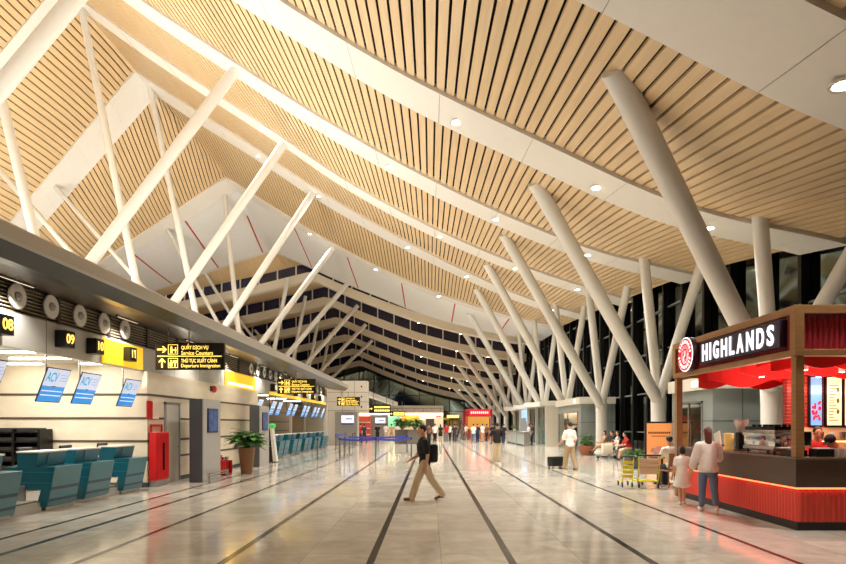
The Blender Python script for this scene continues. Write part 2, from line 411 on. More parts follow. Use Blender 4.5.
# glass facade on the right, one window per roof bay
XG = 11.75
nwin = 0
for k in range(-1, 14):
    y0 = k*S; y1 = y0+S
    if y1 > Y_BACK: y1 = Y_BACK
    ztop = lambda y: (roof(11.3, y) if y < 61 else far_roof(11.3, y)+0.8)+0.4
    bm = nb(); quad(bm, (XG, y0, 0), (XG, y1, 0), (XG, y1, ztop(y1)), (XG, y0, ztop(y0)))
    g = struct('window_%d' % (10+nwin), bm, NIGHT_GLASS, label='tall dark night glazing of the side facade'); nwin += 1
    fr = nb(); tr = nb()
    for j in range(4):
        y = y0 + (j+0.5)*S/4
        if y < y1: box(fr, XG-0.30, XG-0.02, y-0.09, y+0.09, 0, ztop(y)-0.15)
    for z in (1.2, 3.3, 5.4, 7.4, 9.4):
        if z < ztop(y0)-0.3 and z < ztop(y1)-0.3: box(tr, XG-0.09, XG-0.01, y0, y1, z-0.035, z+0.035)
    obj('fin', fr, BLACK_METAL, g, label='deep black vertical fins')
    obj('transom', tr, mat('grey transom', (128, 134, 130), 0.4, metal=0.2), g)
bm = nb(); box(bm, XG+0.05, XG+0.3, -9, Y_BACK, 0, 14); struct('wall_right', bm, mat('outer dark', (6, 7, 8), 0.9))
bm = nb(); box(bm, -37, 12.2, Y_BACK-0.2, Y_BACK, 0, 20); struct('wall_back', bm, NIGHT_GLASS, label='dark glass end wall')
bm = nb()
for i in range(16): x = -30+i*2.8; box(bm, x-0.07, x+0.07, Y_BACK-0.5, Y_BACK-0.22, 0, 14)
for z in (4, 7, 10): box(bm, -36, 11.4, Y_BACK-0.4, Y_BACK-0.22, z-0.05, z+0.05)
struct('trim_30', bm, BLACK_METAL)

# ------------------------------------------------------------------ branching columns
def surf(x, y): return roof(x, y) if y < 61.25 else far_roof(x, y)+0.45
ORD = ['first', 'second', 'third', 'fourth', 'fifth', 'sixth', 'seventh', 'eighth', 'ninth', 'tenth', 'eleventh']
def tree_column(x, y, zs, arms, r_trunk, label, group):
    t = thing('branching_column', label, 'column', (x, y, 0), 0, group)
    bm = nb(); lathe(bm, [(r_trunk*1.25, 0), (r_trunk*1.25, 0.06), (r_trunk, 0.08), (r_trunk, zs-0.6), (r_trunk*1.05, zs), (r_trunk*0.8, zs+0.25)], n=24); obj('trunk', bm, WHITE_STEEL, t, smooth='auto')
    for (ax, ay, r) in arms:
        z = surf(ax, ay)+0.1
        bm = nb(); p0 = Vector((0, 0, zs-0.15)); p1 = Vector((ax-x, ay-y, z)); d = p1-p0
        tube(bm, p0, p0+d*0.16, r*0.98, r, 20); tube(bm, p0+d*0.16, p1, r, r*0.98, 20)
        ball(bm, p0, r*0.98, 10)
        obj('arm', bm, WHITE_STEEL, t, smooth='auto')
for i in range(11):
    y = 17.5+S*i
    lab = ['white branching column right behind the coffee kiosk, its long arm crossing the near ceiling', 'white branching column standing behind the orange poster stand', 'white branching column rising behind the people seated along the glass wall'][i] if i < 3 else 'slender white branching column of the glass wall row, %s from the coffee kiosk' % ORD[i]
    tree_column(10.0, y, 2.8, [(3.55, y-5.9, 0.27), (8.85, y-1.4, 0.21), (10.35, y-3.6, 0.21)], 0.32, lab, 'branching columns along the glass wall')
for i in range(9):
    y = 17.25+S*i
    far = y > 60
    arms = [(-8.4, y+0.2, 0.25), ((-21.4 if i == 1 else -20.6 if i < 4 else -18.8 if i < 5 else -14.6), y+0.6, 0.21), ((-27.4 if y < 50 else -23.0), y+0.2, 0.16)]
    if i == 4: arms[1] = (-18.0, y+0.3, 0.21)
    tree_column(-16.35, y, 6.65, arms, 0.32, 'white forked column rising behind the check in canopy, %s from the front' % ORD[i], 'forked columns behind the check in canopy')

# ------------------------------------------------------------------ check in block on the left
XW = -7.4
bm = nb(); box(bm, -30, XW, 15.7, 25.8, 0, 3.03); box(bm, -30, -7.63, 15.7, 25.8, 3.03, 3.35); wl = struct('wall_front', bm, CREAM, label='cream marble wall with dark horizontal grooves')
bm = nb()
for z in (0.72, 1.2, 1.80, 2.42): box(bm, -30, XW+0.012, 15.685, 25.7, z-0.03, z+0.03)
obj('groove', bm, GROOVE, wl, label='dark horizontal grooves')
bm = nb(); box(bm, -30, XW+0.014, 15.68, 25.8, 0, 0.12); struct('baseboard_front', bm, DARK_GREY)
bm = nb(); box(bm, -30, -10.2, 25.8, 43.5, 0, 3.3); w2 = struct('wall_side', bm, mat('brown alcove wall', (150, 128, 98), 0.35, vary=0.08), label='brown wall with grooves behind the far check in desks')
bm = nb()
for z in (1.2, 1.8, 2.42): box(bm, -12, -10.185, 25.8, 43.5, z-0.03, z+0.03)
obj('groove', bm, GROOVE, w2)
# alcove ceilings
bm = nb(); box(bm, -30, -7.62, -8, 15.7, 3.22, 3.35); struct('ceiling', bm, mat('alcove ceiling', (206, 200, 188), 0.5), label='low ceiling over the near check in desks')
bm = nb(); box(bm, -30, -7.62, 25.8, 43.5, 3.22, 3.35); struct('ceiling', bm, mat('alcove ceiling', (206, 200, 188), 0.5), label='low ceiling over the far check in desks')
bm = nb(); box(bm, -30, -12.5, -8, 15.7, 0, 3.3); struct('wall_inner', bm, CREAM)
# metal strip that carries the desk numbers
bm = nb(); box(bm, -7.62, -7.5, -8, 43.5, 3.03, 3.66); strip = struct('trim_31', bm, mat('pale strip metal', (204, 202, 196), 0.4, metal=0.1), label='grey metal strip carrying the desk numbers')
bm = nb()
for y in xs_range(0, 43, 1.95): box(bm, -7.5, -7.497, y-0.006, y+0.006, 3.03, 3.66)
obj('panel_joint', bm, DARK_GREY, strip)
# louvre grille above it
bm = nb(); box(bm, -7.75, -7.66, -8, 43.5, 3.6, 4.35); gr = struct('trim_32', bm, DARK_VOID, label='dark louvre grille with round diffusers')
bm = nb()
for i in range(9): z = 3.69+i*0.068; box(bm, -7.66, -7.58, -8, 43.5, z, z+0.022)
obj('louvre', bm, mat('bronze louvre', (160, 145, 124), 0.4, metal=0.2), gr)
bm = nb()
for y in xs_range(-7, 43, 1.95): box(bm, -7.66, -7.56, y-0.5*0.1, y+0.05, 3.64, 4.3)
obj('louvre_post', bm, mat('dark post', (44, 38, 34), 0.4), gr)
# canopy: light rim, dark face, bronze soffit and the roof slab behind
def extr(name, prof, m, y0, y1, label=None, kind='structure'):
    bm = nb(); A = [bm.verts.new((x, y0, z)) for x, z in prof]; B = [bm.verts.new((x, y1, z)) for x, z in prof]; n = len(prof)
    bm.faces.new(A); bm.faces.new(B[::-1])
    for i in range(n): bm.faces.new((A[i], A[(i+1) % n], B[(i+1) % n], B[i]))
    return struct(name, bm, m, label=label)
Y0C, Y1C = -8, 43.4
extr('trim_33', [(-5.93, 4.22), (-5.89, 4.26), (-5.89, 4.46), (-5.96, 4.51), (-6.6, 4.51), (-6.6, 4.22)], mat('grey canopy rim', (176, 172, 164), 0.4, metal=0.2), Y0C, Y1C, 'light grey rounded rim of the check in canopy')
extr('trim_34', [(-5.93, 4.22), (-6.15, 4.04), (-6.35, 4.04), (-6.35, 4.22)], mat('dark grey canopy face', (58, 61, 63), 0.28, metal=0.4), Y0C, Y1C, 'dark grey lower face of the canopy')
sof = extr('ceiling', [(-6.33, 4.05), (-7.66, 4.24), (-7.66, 4.34), (-6.33, 4.15)], SOFFIT, Y0C, Y1C, 'bronze soffit panels of the canopy')
bm = nb()
for y in xs_range(-6, 43, 1.95):
    quad(bm, (-6.34, y-0.012, 4.045), (-7.6, y-0.012, 4.227), (-7.6, y+0.012, 4.227), (-6.34, y+0.012, 4.045)); quad(bm, (-5.925, y-0.01, 4.215), (-6.145, y-0.01, 4.035), (-6.145, y+0.01, 4.035), (-5.925, y+0.01, 4.215))
obj('panel_joint', bm, BLACK, sof)
extr('trim_35', [(-6.5, 4.3), (-34, 4.3), (-34, 4.5), (-6.5, 4.5)], mat('canopy roof', (190, 186, 176), 0.6), Y0C, Y1C, 'flat roof of the check in block')
# round jet diffusers
def diffuser(y, label):
    t = thing('air_diffuser', label, 'air vent', (-7.56, y, 3.985), 0, 'round air diffusers along the canopy grille')
    M = Matrix.Rotation(PI/2, 4, 'Y')
    bm = nb(); lathe(bm, [(0.235, 0.0), (0.235, 0.03), (0.20, 0.045), (0.09, 0.03), (0.085, 0.0)], n=28, M=M); obj('ring', bm, WHITE_LAM, t, smooth='auto')
    bm = nb(); lathe(bm, [(0.085, -0.12), (0.085, 0.05), (0.05, 0.08), (0.001, 0.085)], n=20, M=M); obj('nozzle', bm, mat('grey nozzle', (176, 174, 170), 0.4), t, smooth='auto')
    return t
ys = [10.0, 10.97, 11.95, 12.93, 13.9, 14.85, 19.5, 20.5] + [25.3+1.0*i for i in range(6)] + [32.6+1.1*i for i in range(9)]
d0 = None
for i, y in enumerate(ys):
    if i < 6: lab = 'round white air diffuser above the numbered desks, %s from the left edge' % ORD[i]
    elif i < 8: lab = 'round white air diffuser above the large hanging sign, %s of its pair' % ORD[i-6]
    elif i < 14: lab = 'round white air diffuser above the long yellow panel, %s from the front' % ORD[i-8]
    else: lab = 'small white air diffuser above the far check in desks, %s from the front' % ORD[i-14]
    if d0 is None: d0 = diffuser(y, lab)
    else: dup(d0, (-7.56, y, 3.985), label=lab)
# desk number boxes
def number_box(y, s, label, on=-7.5):
    t = thing('number_sign', label, 'number sign', (on, y, 3.36), 0, 'desk number signs')
    bm = nb(); rbox(bm, 0.0, 0.22, -0.16, 0.16, -0.17, 0.17, 0.008); obj('box', bm, BLACK, t)
    bm = nb(); text_bm(bm, s, 0.27, face_px(0.223, 0, 0), 0.003, 0.004); obj('digits', bm, YELLOW_LIT, t, label='yellow lit digits %s' % s)
for y, s in ((10.35, '08'), (12.15, '09'), (13.25, '10'), (14.75, '11')):
    number_box(y, s, 'black number sign with yellow digits %s on the grey strip' % s)
for i in range(6):
    number_box(28.3+2.4*i, str(12+i), 'small black number sign over the far check in desks, %s from the front' % ORD[i])
# yellow lit panels on the strip
YP = mat('yellow backlit panel', (240, 184, 40), 0.4, emit=(255, 190, 40), estr=0.9)
def lit_panel(y0, y1, label, lines=True):
    t = thing('light_box', label, 'light box', (-7.5, (y0+y1)/2, 3.06))
    h = (y1-y0)/2
    bm = nb(); rbox(bm, 0, 0.04, -h, h, 0, 0.56, 0.006); obj('box', bm, YP, t)
    if lines:
        bm = nb()
        for i in range(14): a = -h*0.9+i*h*0.128; box(bm, 0.04, 0.046, a, a+h*0.1, 0.06, 0.17)
        obj('lettering', bm, mat('pale lit letters', (255, 244, 200), 0.5, emit=(255, 246, 206), estr=1.6), t, label='row of pale yellow letters')
lit_panel(13.7, 15.6, 'yellow glowing panel on the grey strip beside number sign ten', False)
lit_panel(21.9, 25.6, 'long yellow glowing panel above the cream wall and potted plant')
bm = nb(); t = thing('lit_strip', 'thin yellow lit strip below the far number signs', 'light box', (-7.5, 35.5, 3.03))
box(bm, 0, 0.05, -7.5, 7.5, 0, 0.13); obj('box', bm, YP, t)
# strip lights under the alcove ceiling
def strip_light(x, y, L, label):
    t = thing('strip_light', label, 'ceiling light', (x, y, 3.24), 0, 'strip lights over the check in desks')
    bm = nb(); rbox(bm, -L/2, L/2, -0.09, 0.09, -0.05, 0, 0.008); obj('housing', bm, WHITE_STEEL, t)
    for s in (-0.045, 0.045):
        bm = nb(); tube(bm, (-L/2+0.03, s, -0.065), (L/2-0.03, s, -0.065), 0.02, n=10); obj('tube', bm, TUBE_LIGHT, t)
n = 0
for y, x, L in ((13.9, -9.0, 1.5), (12.7, -9.1, 1.5), (15.2, -8.4, 1.0), (11.3, -9.3, 1.5), (15.2, -10.4, 1.2)):
    strip_light(x, y, L, 'glowing twin tube strip light under the low ceiling, %s over the near desks' % ORD[n]); n += 1
for i in range(4): strip_light(-9.2, 28+4*i, 1.2, 'twin tube strip light over the far check in desks, %s from the front' % ORD[i])
al = bpy.data.lights.new('alcove_glow', 'AREA'); al.shape = 'RECTANGLE'; al.size = 3.2; al.size_y = 5; al.energy = 200; al.color = (1, 0.95, 0.87)
ao = bpy.data.objects.new('alcove_glow', al); COL.objects.link(ao); ao.location = (-9.4, 12.6, 3.12)
# uplights standing on the canopy roof behind its rim
for i in range(7):
    y = 8+i*8.75
    if y < 43:
        t = thing('uplight', 'linear uplight trough on the canopy roof, %s from the front' % ORD[i], 'uplight', (-8.0, y, 4.5), 0, 'uplights on the canopy roof')
        bm = nb(); box(bm, -0.3, 0.3, -3, 3, 0, 0.05); box(bm, -0.3, -0.28, -3, 3, 0.05, 0.16); box(bm, 0.28, 0.3, -3, 3, 0.05, 0.16); obj('trough', bm, GREY, t)
        for s, (rx, e) in enumerate(((0.28, 1.0),)):
            l = bpy.data.lights.new('uplight_beam', 'AREA'); l.shape = 'RECTANGLE'; l.size = 0.5; l.size_y = 5.8; l.energy = 560; l.color = (1, 0.97, 0.90)
            lo = bpy.data.objects.new('uplight_beam', l); COL.objects.link(lo); lo.parent = t; lo.location = (0, 0, 0.1); lo.rotation_euler = (PI, 0.12, 0)
# second row of uplights, farther back on the canopy roof, for the left slope of the ceiling
for i in range(5):
    y = 12+i*8.75
    if y < 43:
        t = thing('uplight', 'broad uplight trough at the back of the canopy roof, %s from the front' % ORD[i], 'uplight', (-19.5, y, 4.5), 0, 'uplights on the canopy roof')
        bm = nb(); box(bm, -0.6, 0.6, -3, 3, 0, 0.05); box(bm, -0.6, -0.57, -3, 3, 0.05, 0.16); box(bm, 0.57, 0.6, -3, 3, 0.05, 0.16); obj('trough', bm, GREY, t)
        l = bpy.data.lights.new('uplight_beam', 'AREA'); l.shape = 'RECTANGLE'; l.size = 1.1; l.size_y = 5.8; l.energy = 1700; l.color = (1, 0.97, 0.90)
        lo = bpy.data.objects.new('uplight_beam', l); COL.objects.link(lo); lo.parent = t; lo.location = (0, 0, 0.1); lo.rotation_euler = (PI, 0, 0)

# fill lamps added under the canopy soffit to brighten the left wall
for i in range(9):
    y = 10.5+i*3.9
    t = thing('soffit_fill', 'added linear fill light in the bronze canopy soffit, %s from the front' % ORD[i], 'ceiling light', (-7.25, y, 4.172), 0, 'added fill lights in the canopy soffit')
    bm = nb(); rbox(bm, -0.03, 0.03, -0.5, 0.5, -0.03, 0.02, 0.004); obj('housing', bm, SOFFIT, t)
    bm = nb(); box(bm, -0.012, 0.012, -0.47, 0.47, -0.034, -0.03); obj('lens', bm, mat('added fill slot', (255, 240, 215), 0.5, emit=(255, 236, 205), estr=0.8), t)  # dim slot invented to house the added fill lamp
    l = bpy.data.lights.new('soffit_fill_beam', 'SPOT'); l.spot_size = 2.3; l.spot_blend = 0.8; l.shadow_soft_size = 0.03; l.energy = 230; l.color = (1, 0.95, 0.86)
    lo = bpy.data.objects.new('soffit_fill_beam', l); COL.objects.link(lo); lo.parent = t; lo.location = (0, 0, -0.06)
# ------------------------------------------------------------------ check in desks
XD = -7.22          # front line of the desks at the floor
def make_desk(label, group):
    t = thing('check_in_desk', label, 'check in desk', (XD, 0, 0), 0, group)
    W = 0.46
    bm = nb(); prism(bm, [(0.0, 0.08), (0.15, 0.84), (-0.78, 0.84), (-0.78, 0.41), (-0.10, 0.41), (-0.20, 0.08)], -W, W); obj('body', bm, TEAL, t, label='teal laminate body')
    bm = nb()
    prism(bm, [(0.015, 0.09), (0.160, 0.835), (0.150, 0.84), (0.0, 0.09)], -W+0.01, W-0.01)
    fp = obj('front_panel', bm, TEAL_PALE, t, label='pale teal printed front panel')
    bm = nb()
    for a, b in ((0.40, 0.46), (0.18, 0.235)):
        xa = lambda z: 0.017+(z-0.09)*0.1946
        prism(bm, [(xa(a), a), (xa(b), b), (xa(b)+0.004, b), (xa(a)+0.004, a)], -W+0.02, W-0.02)
    obj('printed_band', bm, TEAL_BAND, fp)
    bm = nb()
    for z in (0.54, 0.74):
        for s in (-1, 1): box(bm, -0.77, 0.09+0.19*(z-0.54), s*W-0.003, s*W+0.003, z-0.006, z+0.006)
    obj('edge_stripe', bm, TEAL_PALE, t, label='pale horizontal stripes')
    bm = nb(); prism(bm, [(-0.56, 0.84), (-0.22, 0.84), (-0.16, 1.10), (-0.56, 1.10)], -W+0.02, W-0.02); obj('upper_tier', bm, TEAL, t)
    bm = nb(); prism(bm, [(-0.212, 0.86), (-0.206, 0.86), (-0.152, 1.095), (-0.158, 1.095)], -0.14, W-0.05); obj('tier_panel', bm, TEAL_PALE, t)
    bm = nb(); rbox(bm, -0.58, -0.14, -W+0.01, W-0.01, 1.10, 1.135, 0.008); obj('counter_top', bm, WHITE_LAM, t, label='white counter top')
    bm = nb(); box(bm, -0.74, -0.10, -W+0.03, W-0.03, 0.385, 0.41); obj('underside_rail', bm, WHITE_LAM, t)
    bm = nb(); box(bm, -0.20, -0.03, -W+0.03, W-0.03, 0.0, 0.085); obj('plinth', bm, STEEL, t)
    return t
def make_conveyor(label, group):
    t = thing('baggage_conveyor', label, 'baggage conveyor', (XD, 0, 0), 0, group)
    bm = nb(); rbox(bm, -1.1, -0.06, -0.40, 0.40, 0.0, 0.20, 0.01); obj('base', bm, STEEL, t)
    bm = nb(); rbox(bm, -1.08, -0.10, -0.33, 0.33, 0.20, 0.225, 0.008); obj('belt', bm, mat('grey belt', (120, 116, 108), 0.6), t, label='grey belt')
    for s in (-1, 1):
        bm = nb(); rbox(bm, -1.1, -0.35, s*0.38-0.02, s*0.38+0.02, 0.20, 0.5, 0.008); obj('side_guard', bm, STEEL, t)
    bm = nb(); rbox(bm, -1.14, -1.08, -0.40, 0.40, 0.0, 0.62, 0.01); obj('back_guard', bm, mat('pale steel', (206, 200, 190), 0.3, metal=0.5), t)
    return t
def make_monitor(label, group):
    t = thing('desk_monitor', label, 'monitor', (0, 0, 0), 0, group)
    bm = nb(); rbox(bm, -0.09, 0.09, -0.12, 0.12, 0, 0.015, 0.004); obj('foot', bm, BLACK, t)
    bm = nb(); tube(bm, (0, 0, 0.01), (0, 0, 0.14), 0.016, n=10); obj('stem', bm, BLACK, t)
    bm = nb(); rbox(bm, -0.025, 0.02, -0.2, 0.2, 0.08, 0.36, 0.008, M=Matrix.Rotation(0.2, 4, 'Y')); obj('screen', bm, BLACK, t)
    return t
near = [(9.95, 'leftmost of the near desks, cut by the photo edge'), (11.75, 'second near desk, behind the baggage opening'), (12.98, 'third near desk, beside the second'), (14.55, 'last near desk, next to the red cabinet')]
desk0 = None
for y, s in near:
    lab = 'teal check in desk, ' + s
    if desk0 is None: desk0 = make_desk(lab, 'check in desks'); desk0.location.y = y
    else: dup(desk0, (XD, y, 0), label=lab)
con0 = make_conveyor('stainless baggage conveyor between the first and second near teal desks', 'baggage conveyors'); con0.location.y = 10.85
dup(con0, (XD, 13.77, 0), label='stainless baggage conveyor beside the last near teal desk')
mon0 = make_monitor('black monitor on the second near teal desk', 'desk monitors'); mon0.location = (XD-0.68, 11.6, 0.84)
dup(mon0, (XD-0.68, 12.9, 0.84), label='black monitor on the third near teal desk')
dup(mon0, (XD-0.68, 14.35, 0.84), label='black monitor on the teal desk by the red cabinet')
fy = 27.0; i = 0; j = 0
while fy < 42.5:
    dup(desk0, (XD, fy, 0), label='teal check in desk in the far alcove, %s from the front' % (ORD+['twelfth','thirteenth'])[i]); i += 1
    if i % 2 == 1:
        dup(con0, (XD, fy+0.92, 0), label='baggage conveyor in the far alcove, %s from the front' % ORD[j]); j += 1; fy += 1.8
    else: fy += 1.08
# black slatted rack behind the desks
t = thing('equipment_rack', 'black slatted equipment rack against the cream wall behind the desks', 'rack', (-10.45, 15.3, 0))
bm = nb(); box(bm, -0.75, 0.62, 0.28, 0.33, 0.0, 1.5); obj('back_panel', bm, BLACK, t)
for x in (-0.72, -0.05, 0.6):
    bm = nb(); box(bm, x-0.03, x+0.03, -0.2, 0.3, 0, 1.52); obj('post', bm, BLACK_METAL, t)
for k in range(6):
    bm = nb(); rbox(bm, -0.72, 0.6, -0.2, 0.3, 0.22+0.24*k, 0.25+0.24*k, 0.005); obj('shelf', bm, BLACK_METAL, t)
    bm = nb(); rbox(bm, -0.66, 0.52, -0.12, 0.24, 0.25+0.24*k, 0.35+0.24*k, 0.01); obj('tray', bm, mat('charcoal tray', (44, 42, 42), 0.45), t)

# ------------------------------------------------------------------ hanging screens
SCR_TOP = mat('screen upper field', (196, 206, 232), 0.3, emit=(196, 206, 232), estr=0.75)
SCR_LOW = mat('screen blue field', (44, 132, 204), 0.3, emit=(40, 130, 205), estr=0.9)
SCR_LOGO = mat('screen cyan lettering', (30, 158, 196), 0.3, emit=(20, 150, 196), estr=0.8)
SCR_TXT = mat('screen pale lettering', (220, 232, 246), 0.3, emit=(220, 232, 246), estr=0.9)
def make_screen(label, group, detail=True):
    t = thing('hanging_screen', label, 'screen', (0, 0, 3.22), 0, group)
    T = Matrix.Translation((0.14, 0, -0.80)) @ Matrix.Rotation(0.36, 4, 'Y')
    bm = nb(); rbox(bm, -0.02, 0.0, -0.38, 0.38, -0.36, 0.36, 0.008, M=T); obj('bezel', bm, BLACK, t)
    bm = nb(); box(bm, 0.0, 0.004, -0.36, 0.36, -0.02, 0.34, T); pic = obj('picture', bm, SCR_TOP, t, label='pale upper half of the picture')
    bm = nb(); box(bm, 0.0, 0.004, -0.36, 0.36, -0.34, -0.023, T); low = obj('blue_band', bm, SCR_LOW, t, label='blue lower half of the picture')
    bm = nb(); text_fit(bm, 'ACV', 0.36, 0.2, T @ face_px(0.006, -0.14, 0.17), 0.001, 0.02); obj('lettering', bm, SCR_LOGO, pic, label='cyan letters ACV')
    bm = nb()
    for z in (0.22, 0.16, 0.10): box(bm, 0.004, 0.006, 0.10, 0.32, z, z+0.016, T)
    obj('small_lines', bm, mat('screen grey lines', (150, 170, 214), 0.4, emit=(150, 170, 214), estr=0.6), pic)
    bm = nb()
    for z, n_ in ((-0.13, 15), (-0.22, 15)):
        for k in range(n_): a = -0.32+k*0.043; box(bm, 0.004, 0.007, a, a+0.032, z, z+0.02, T)
    obj('text_lines', bm, SCR_TXT, low, label='white text lines')
    bm = nb(); tube(bm, (-0.02, 0, 0.01), (-0.02, 0, -0.79), 0.018, n=10); box(bm, -0.04, 0.14, -0.05, 0.05, -0.83, -0.77); obj('rod', bm, STEEL, t)
    return t
sc0 = None
for y, s in ((10.15, 'cut by the left photo edge'), (12.0, 'above the second near desk'), (13.15, 'above the third near desk'), (15.0, 'nearest the red cabinet')):
    lab = 'hanging screen with cyan ACV letters, ' + s
    if sc0 is None: sc0 = make_screen(lab, 'hanging screens over the desks'); sc0.location = (-7.66, y, 3.22)
    else: dup(sc0, (-7.66, y, 3.22), label=lab)
for i, y in enumerate((26.6, 28.9, 30.1, 32.4, 33.6, 36.0, 37.0, 39.2, 40.4, 42.3)):
    dup(sc0, (-7.72, y, 3.22), label='blue and white hanging screen in the far alcove, %s from the front' % ORD[i])

# ------------------------------------------------------------------ black and yellow hanging signs
SIGN_BLACK = mat('black sign face', (24, 18, 10), 0.35)
SIGN_EDGE = mat('dark gold sign edge', (120, 92, 30), 0.4, metal=0.5)
def arrow(bm, M, s=0.11):
    prismM(bm, [(-s, -0.22*s), (0.1*s, -0.22*s), (0.1*s, -0.62*s), (s, 0), (0.1*s, 0.62*s), (0.1*s, 0.22*s), (-s, 0.22*s)], -0.003, 0.003, M)
def chev(bm, M, s):
    prismM(bm, [(-s, -0.16*s), (0.5*s, -0.16*s), (0.02*s, -0.62*s), (0.3*s, -0.72*s), (s, 0), (0.3*s, 0.72*s), (0.02*s, 0.62*s), (0.5*s, 0.16*s), (-s, 0.16*s)], -0.003, 0.003, M)
def depart_sign(y, label, x0=-6.93, x1=-5.20, z0=3.02, z1=3.70):
    cx = (x0+x1)/2; cz = (z0+z1)/2; W = (x1-x0)/2; H = (z1-z0)/2
    t = thing('hanging_sign', label, 'sign', (cx, y, cz), 0, 'black and yellow hanging signs')
    bm = nb(); rbox(bm, -W, W, -0.07, 0.07, -H, H, 0.01); obj('box', bm, SIGN_BLACK, t)
    for s in (-0.6, 0.02):
        bm = nb(); top = 4.16-cz if s < 0 else 4.08-cz
        tube(bm, (s*W-0.05, 0, H-0.01), (s*W-0.05, 0, top), 0.018, n=10); obj('hanger', bm, STEEL, t)
    f = -0.072
    bm = nb(); box(bm, -W*0.94, W*0.94, f-0.002, f, -0.01, 0.01); obj('divider', bm, YELLOW_LIT, t)
    bm = nb(); chev(bm, Matrix.Translation((-W*0.80, f, H*0.5)), 0.12); obj('arrow', bm, YELLOW_LIT, t, label='arrow pointing right')
    bm = nb(); chev(bm, Matrix.Translation((-W*0.80, f, -H*0.5)) @ Matrix.Rotation(-PI/2, 4, 'Y'), 0.12); obj('arrow', bm, YELLOW_LIT, t, label='arrow pointing up')
    for k, zc in enumerate((H*0.5, -H*0.5)):
        x = -W*0.48; bm = nb(); q = 0.125
        box(bm, x-q, x+q, f-0.002, f, zc+q-0.014, zc+q); box(bm, x-q, x+q, f-0.002, f, zc-q, zc-q+0.014)
        box(bm, x-q, x-q+0.014, f-0.002, f, zc-q, zc+q); box(bm, x+q-0.014, x+q, f-0.002, f, zc-q, zc+q)
        if k == 0:
            ball(bm, (x-0.04, f, zc+0.055), (0.024, 0.003, 0.024), 8); box(bm, x-0.07, x-0.01, f-0.002, f, zc-0.09, zc+0.025); box(bm, x-0.01, x+0.09, f-0.002, f, zc-0.03, zc-0.005); box(bm, x+0.05, x+0.08, f-0.002, f, zc-0.09, zc+0.05)
        else:
            ball(bm, (x-0.05, f, zc+0.055), (0.022, 0.003, 0.022), 8); box(bm, x-0.085, x-0.015, f-0.002, f, zc-0.09, zc+0.025); box(bm, x+0.0, x+0.1, f-0.002, f, zc+0.0, zc+0.07); box(bm, x+0.03, x+0.07, f-0.002, f, zc-0.09, zc)
        obj('pictogram', bm, YELLOW_LIT, t)
    rows = [('QUẦY DỊCH VỤ', 0.17, H*0.68, 0.68), ('Service Counters', 0.105, H*0.24, 0.80), ('THỦ TỤC XUẤT CẢNH', 0.17, -H*0.30, 0.90), ('Departure Immigration', 0.115, -H*0.74, 0.98)]
    for s, sz, z, b in rows:
        bm = nb(); text_fit(bm, s, b, sz, face_y(-W*0.24, f-0.002, z), 0.002, 0.012 if s.isupper() else 0.006, 'LEFT'); obj('lettering', bm, YELLOW_LIT, t)
    return t
s0 = depart_sign(15.2, 'large black sign with yellow arrows and lettering near the red cabinet')
dup(s0, (s0.location.x, 27.3, s0.location.z), label='black sign with yellow arrows hanging before the far check in alcove')
dup(s0, (s0.location.x-0.1, 45.4, s0.location.z+0.0), label='small black and yellow sign on the pale wall past the alcove')

# ------------------------------------------------------------------ hose cabinet, alarm panel, door, pillars
t = thing('fire_hose_cabinet', 'tall red fire hose cabinet with dark slot standing against the cream wall', 'fire cabinet', (-7.38, 16.1, 0))
bm = nb(); rbox(bm, 0.0, 0.20, -0.34, 0.34, 0.0, 0.16, 0.008); obj('plinth', bm, GREY, t)
bm = nb(); rbox(bm, 0.0, 0.22, -0.37, 0.37, 0.16, 1.43, 0.02); b_ = obj('body', bm, RED_PAINT, t)
bm = nb(); rbox(bm, 0.22, 0.235, -0.33, 0.33, 0.2, 1.39, 0.006); dr = obj('door', bm, RED_PAINT, t)
bm = nb(); rbox(bm, 0.235, 0.242, -0.06, 0.06, 0.42, 1.15, 0.003); obj('window_slot', bm, mat('dark slot glass', (60, 14, 16), 0.15), dr, label='dark narrow window slot')
bm = nb(); box(bm, 0.02, 0.06, -0.33, -0.28, 1.43, 1.62); box(bm, 0.02, 0.06, 0.28, 0.33, 1.43, 1.62); box(bm, 0.02, 0.06, -0.33, 0.33, 1.58, 1.64); obj('top_frame', bm, RED_PAINT, t)
t = thing('alarm_panel', 'small red and white alarm panel on the wall above the hose cabinet', 'alarm panel', (-7.4, 15.95, 1.78))
bm = nb(); rbox(bm, 0, 0.06, -0.30, -0.06, 0, 0.48, 0.008); obj('red_box', bm, RED_PAINT, t)
bm = nb(); rbox(bm, 0, 0.05, -0.05, 0.32, 0, 0.48, 0.008); obj('white_box', bm, mat('pale sticker', (226, 206, 190), 0.5), t)
t = thing('fire_bell', 'small red fire bell on the upper wall near the yellow panel', 'fire bell', (-7.4, 20.5, 3.0-0.16))
bm = nb(); lathe(bm, [(0.12, 0), (0.12, 0.05), (0.08, 0.09), (0.001, 0.1)], n=20, M=Matrix.Rotation(PI/2, 4, 'Y')); obj('bell', bm, RED_PAINT, t, smooth='auto')
bm = nb(); rbox(bm, 0, 0.05, -0.32, -0.12, -0.09, 0.09, 0.008); obj('box', bm, mat('dark red', (92, 20, 20), 0.4), t)
bm = nb(); box(bm, XW-0.01, XW+0.03, 16.75, 17.6, 0, 2.2); d1 = struct('door_1', bm, mat('pale door', (232, 226, 214), 0.4), label='pale flush door in the cream wall')
bm = nb(); box(bm, XW, XW+0.05, 16.68, 16.75, 0, 2.27); box(bm, XW, XW+0.05, 17.6, 17.67, 0, 2.27); box(bm, XW, XW+0.05, 16.68, 17.67, 2.2, 2.27); obj('door_frame', bm, GREY, d1)
